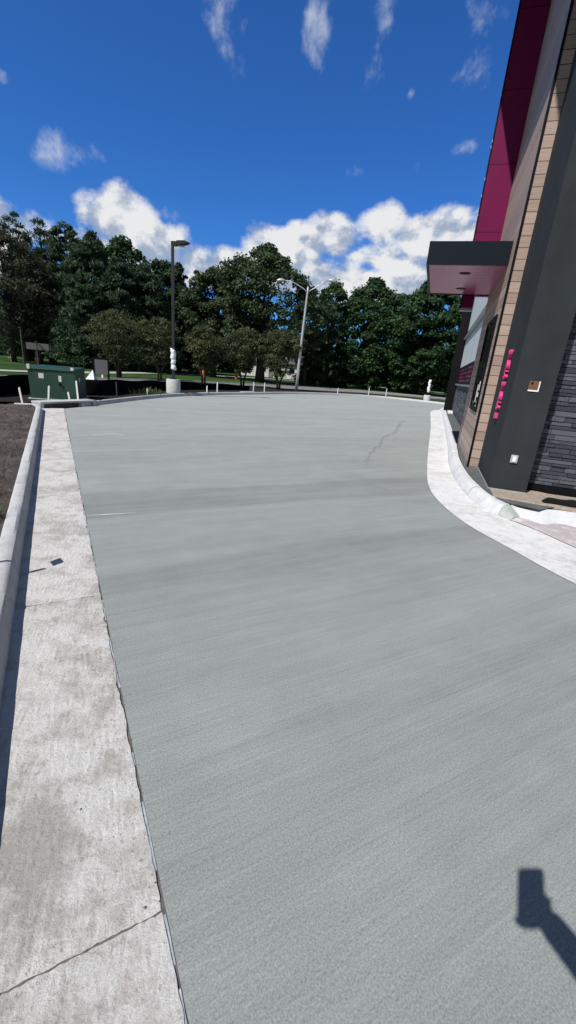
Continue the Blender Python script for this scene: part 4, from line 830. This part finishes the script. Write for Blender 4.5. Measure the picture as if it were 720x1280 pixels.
cum=blobs([(-21.5,15.2,2.6,2),(-21.3,13.4,4.4,3.2),(-18,11.4,5,3.2),(-14,9.9,5,2.6),(-24,10.5,4,2),(-33,11.2,5.5,2.2),(-36,10,6,4),(-9.5,11.4,4,1.9),(-5.2,13.2,3.8,2.6),(-1,13.6,4,2.4),(3,14.8,4.2,2.6),(7.5,16,3.6,2.5),(12.5,14.8,3.6,2.4),(17,15.3,4.5,3.0),(24,14,6,4),(3,10.5,13,2.6),(13,10.5,8,3.0),(-3,11.5,7,2.2),(8,13,6,2.2),(40,11,14,4),(-55,12,14,5),(75,14,18,6),(-95,13,20,6),(130,14,25,6),(-150,12,25,6),(179,12,20,5)])
def cn(vec): return w.math('ADD',w.math('MULTIPLY',w.noise(vec,7.5,9,.58,.15),.80),w.math('MULTIPLY',w.noise(vec,30,6,.58),.20))
cv=w.mapping(tc,0,(1,1,1.25)); off=w.n('ShaderNodeVectorMath',{0:cv,1:(-.018,-.010,.030)},operation='ADD').outputs[0]
n1=cn(cv); n1b=cn(off)
dens=w.math('ADD',cum,w.math('MULTIPLY',w.math('SUBTRACT',n1,.5),4.0))
mask=w.n('ShaderNodeMapRange',{'Value':dens,'From Min':-.05,'From Max':.7},interpolation_type='SMOOTHSTEP').outputs[0]
wis=blobs([(-27.9,18.1,1.8,1.6),(-24.2,18.2,2.3,1.2),(-11,30.5,2.6,3.2),(-1.5,30,1.4,3.4),(4.9,30,1.8,3.6),(14.8,30,3.0,3.4),(15.2,22.5,1.5,.6),(4,20.8,1.2,.7),(-.1,21.4,.35,.7),(9.2,26.6,.4,.5),(10.9,21.1,.4,.5),(-31.5,22.2,1.0,.6),(-17,14.9,1.5,.8),(-60,32,10,7),(60,34,10,8),(100,45,14,8),(-110,40,14,8)])
wv=w.mapping(tc,R(20),(1.15,1.0,.9))
n3=w.math('ADD',w.math('MULTIPLY',w.noise(wv,11,10,.62,.15),.70),w.math('MULTIPLY',w.noise(wv,34,6,.6),.25))
wd=w.math('ADD',w.math('MULTIPLY',wis,.7),w.math('MULTIPLY',w.math('SUBTRACT',n3,.52),10))
wmask=w.math('MULTIPLY',w.n('ShaderNodeMapRange',{'Value':wd,'From Min':-.4,'From Max':2.4},interpolation_type='SMOOTHSTEP').outputs[0],w.n('ShaderNodeMapRange',{'Value':wis,'From Min':-1.8,'From Max':.5,'To Max':.85},interpolation_type='SMOOTHSTEP').outputs[0])
# cloud shading: relief from the density a little further towards the sun, blue-grey thick bases
rel=w.math('MULTIPLY',w.math('SUBTRACT',n1b,n1),7.5); base=w.math('MULTIPLY',w.math('SUBTRACT',13.2,eln),.05)
shade=w.n('ShaderNodeMapRange',{'Value':w.math('ADD',w.math('ADD',rel,base),w.math('MULTIPLY',dens,.10)),'From Min':-.22,'From Max':.75},interpolation_type='SMOOTHSTEP').outputs[0]
cc=w.mix(shade,(10.2,10.3,10.5),(4.2,5.2,7.0))
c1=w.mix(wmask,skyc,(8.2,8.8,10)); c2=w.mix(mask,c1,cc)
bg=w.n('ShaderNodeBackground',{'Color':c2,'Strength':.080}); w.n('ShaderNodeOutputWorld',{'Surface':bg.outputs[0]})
S.view_settings.view_transform='Standard'; S.view_settings.look='None'; S.view_settings.exposure=0; S.view_settings.gamma=1
S.cycles.max_bounces=6; S.cycles.diffuse_bounces=3; S.cycles.glossy_bounces=3; S.cycles.transmission_bounces=3; S.cycles.caustics_reflective=False
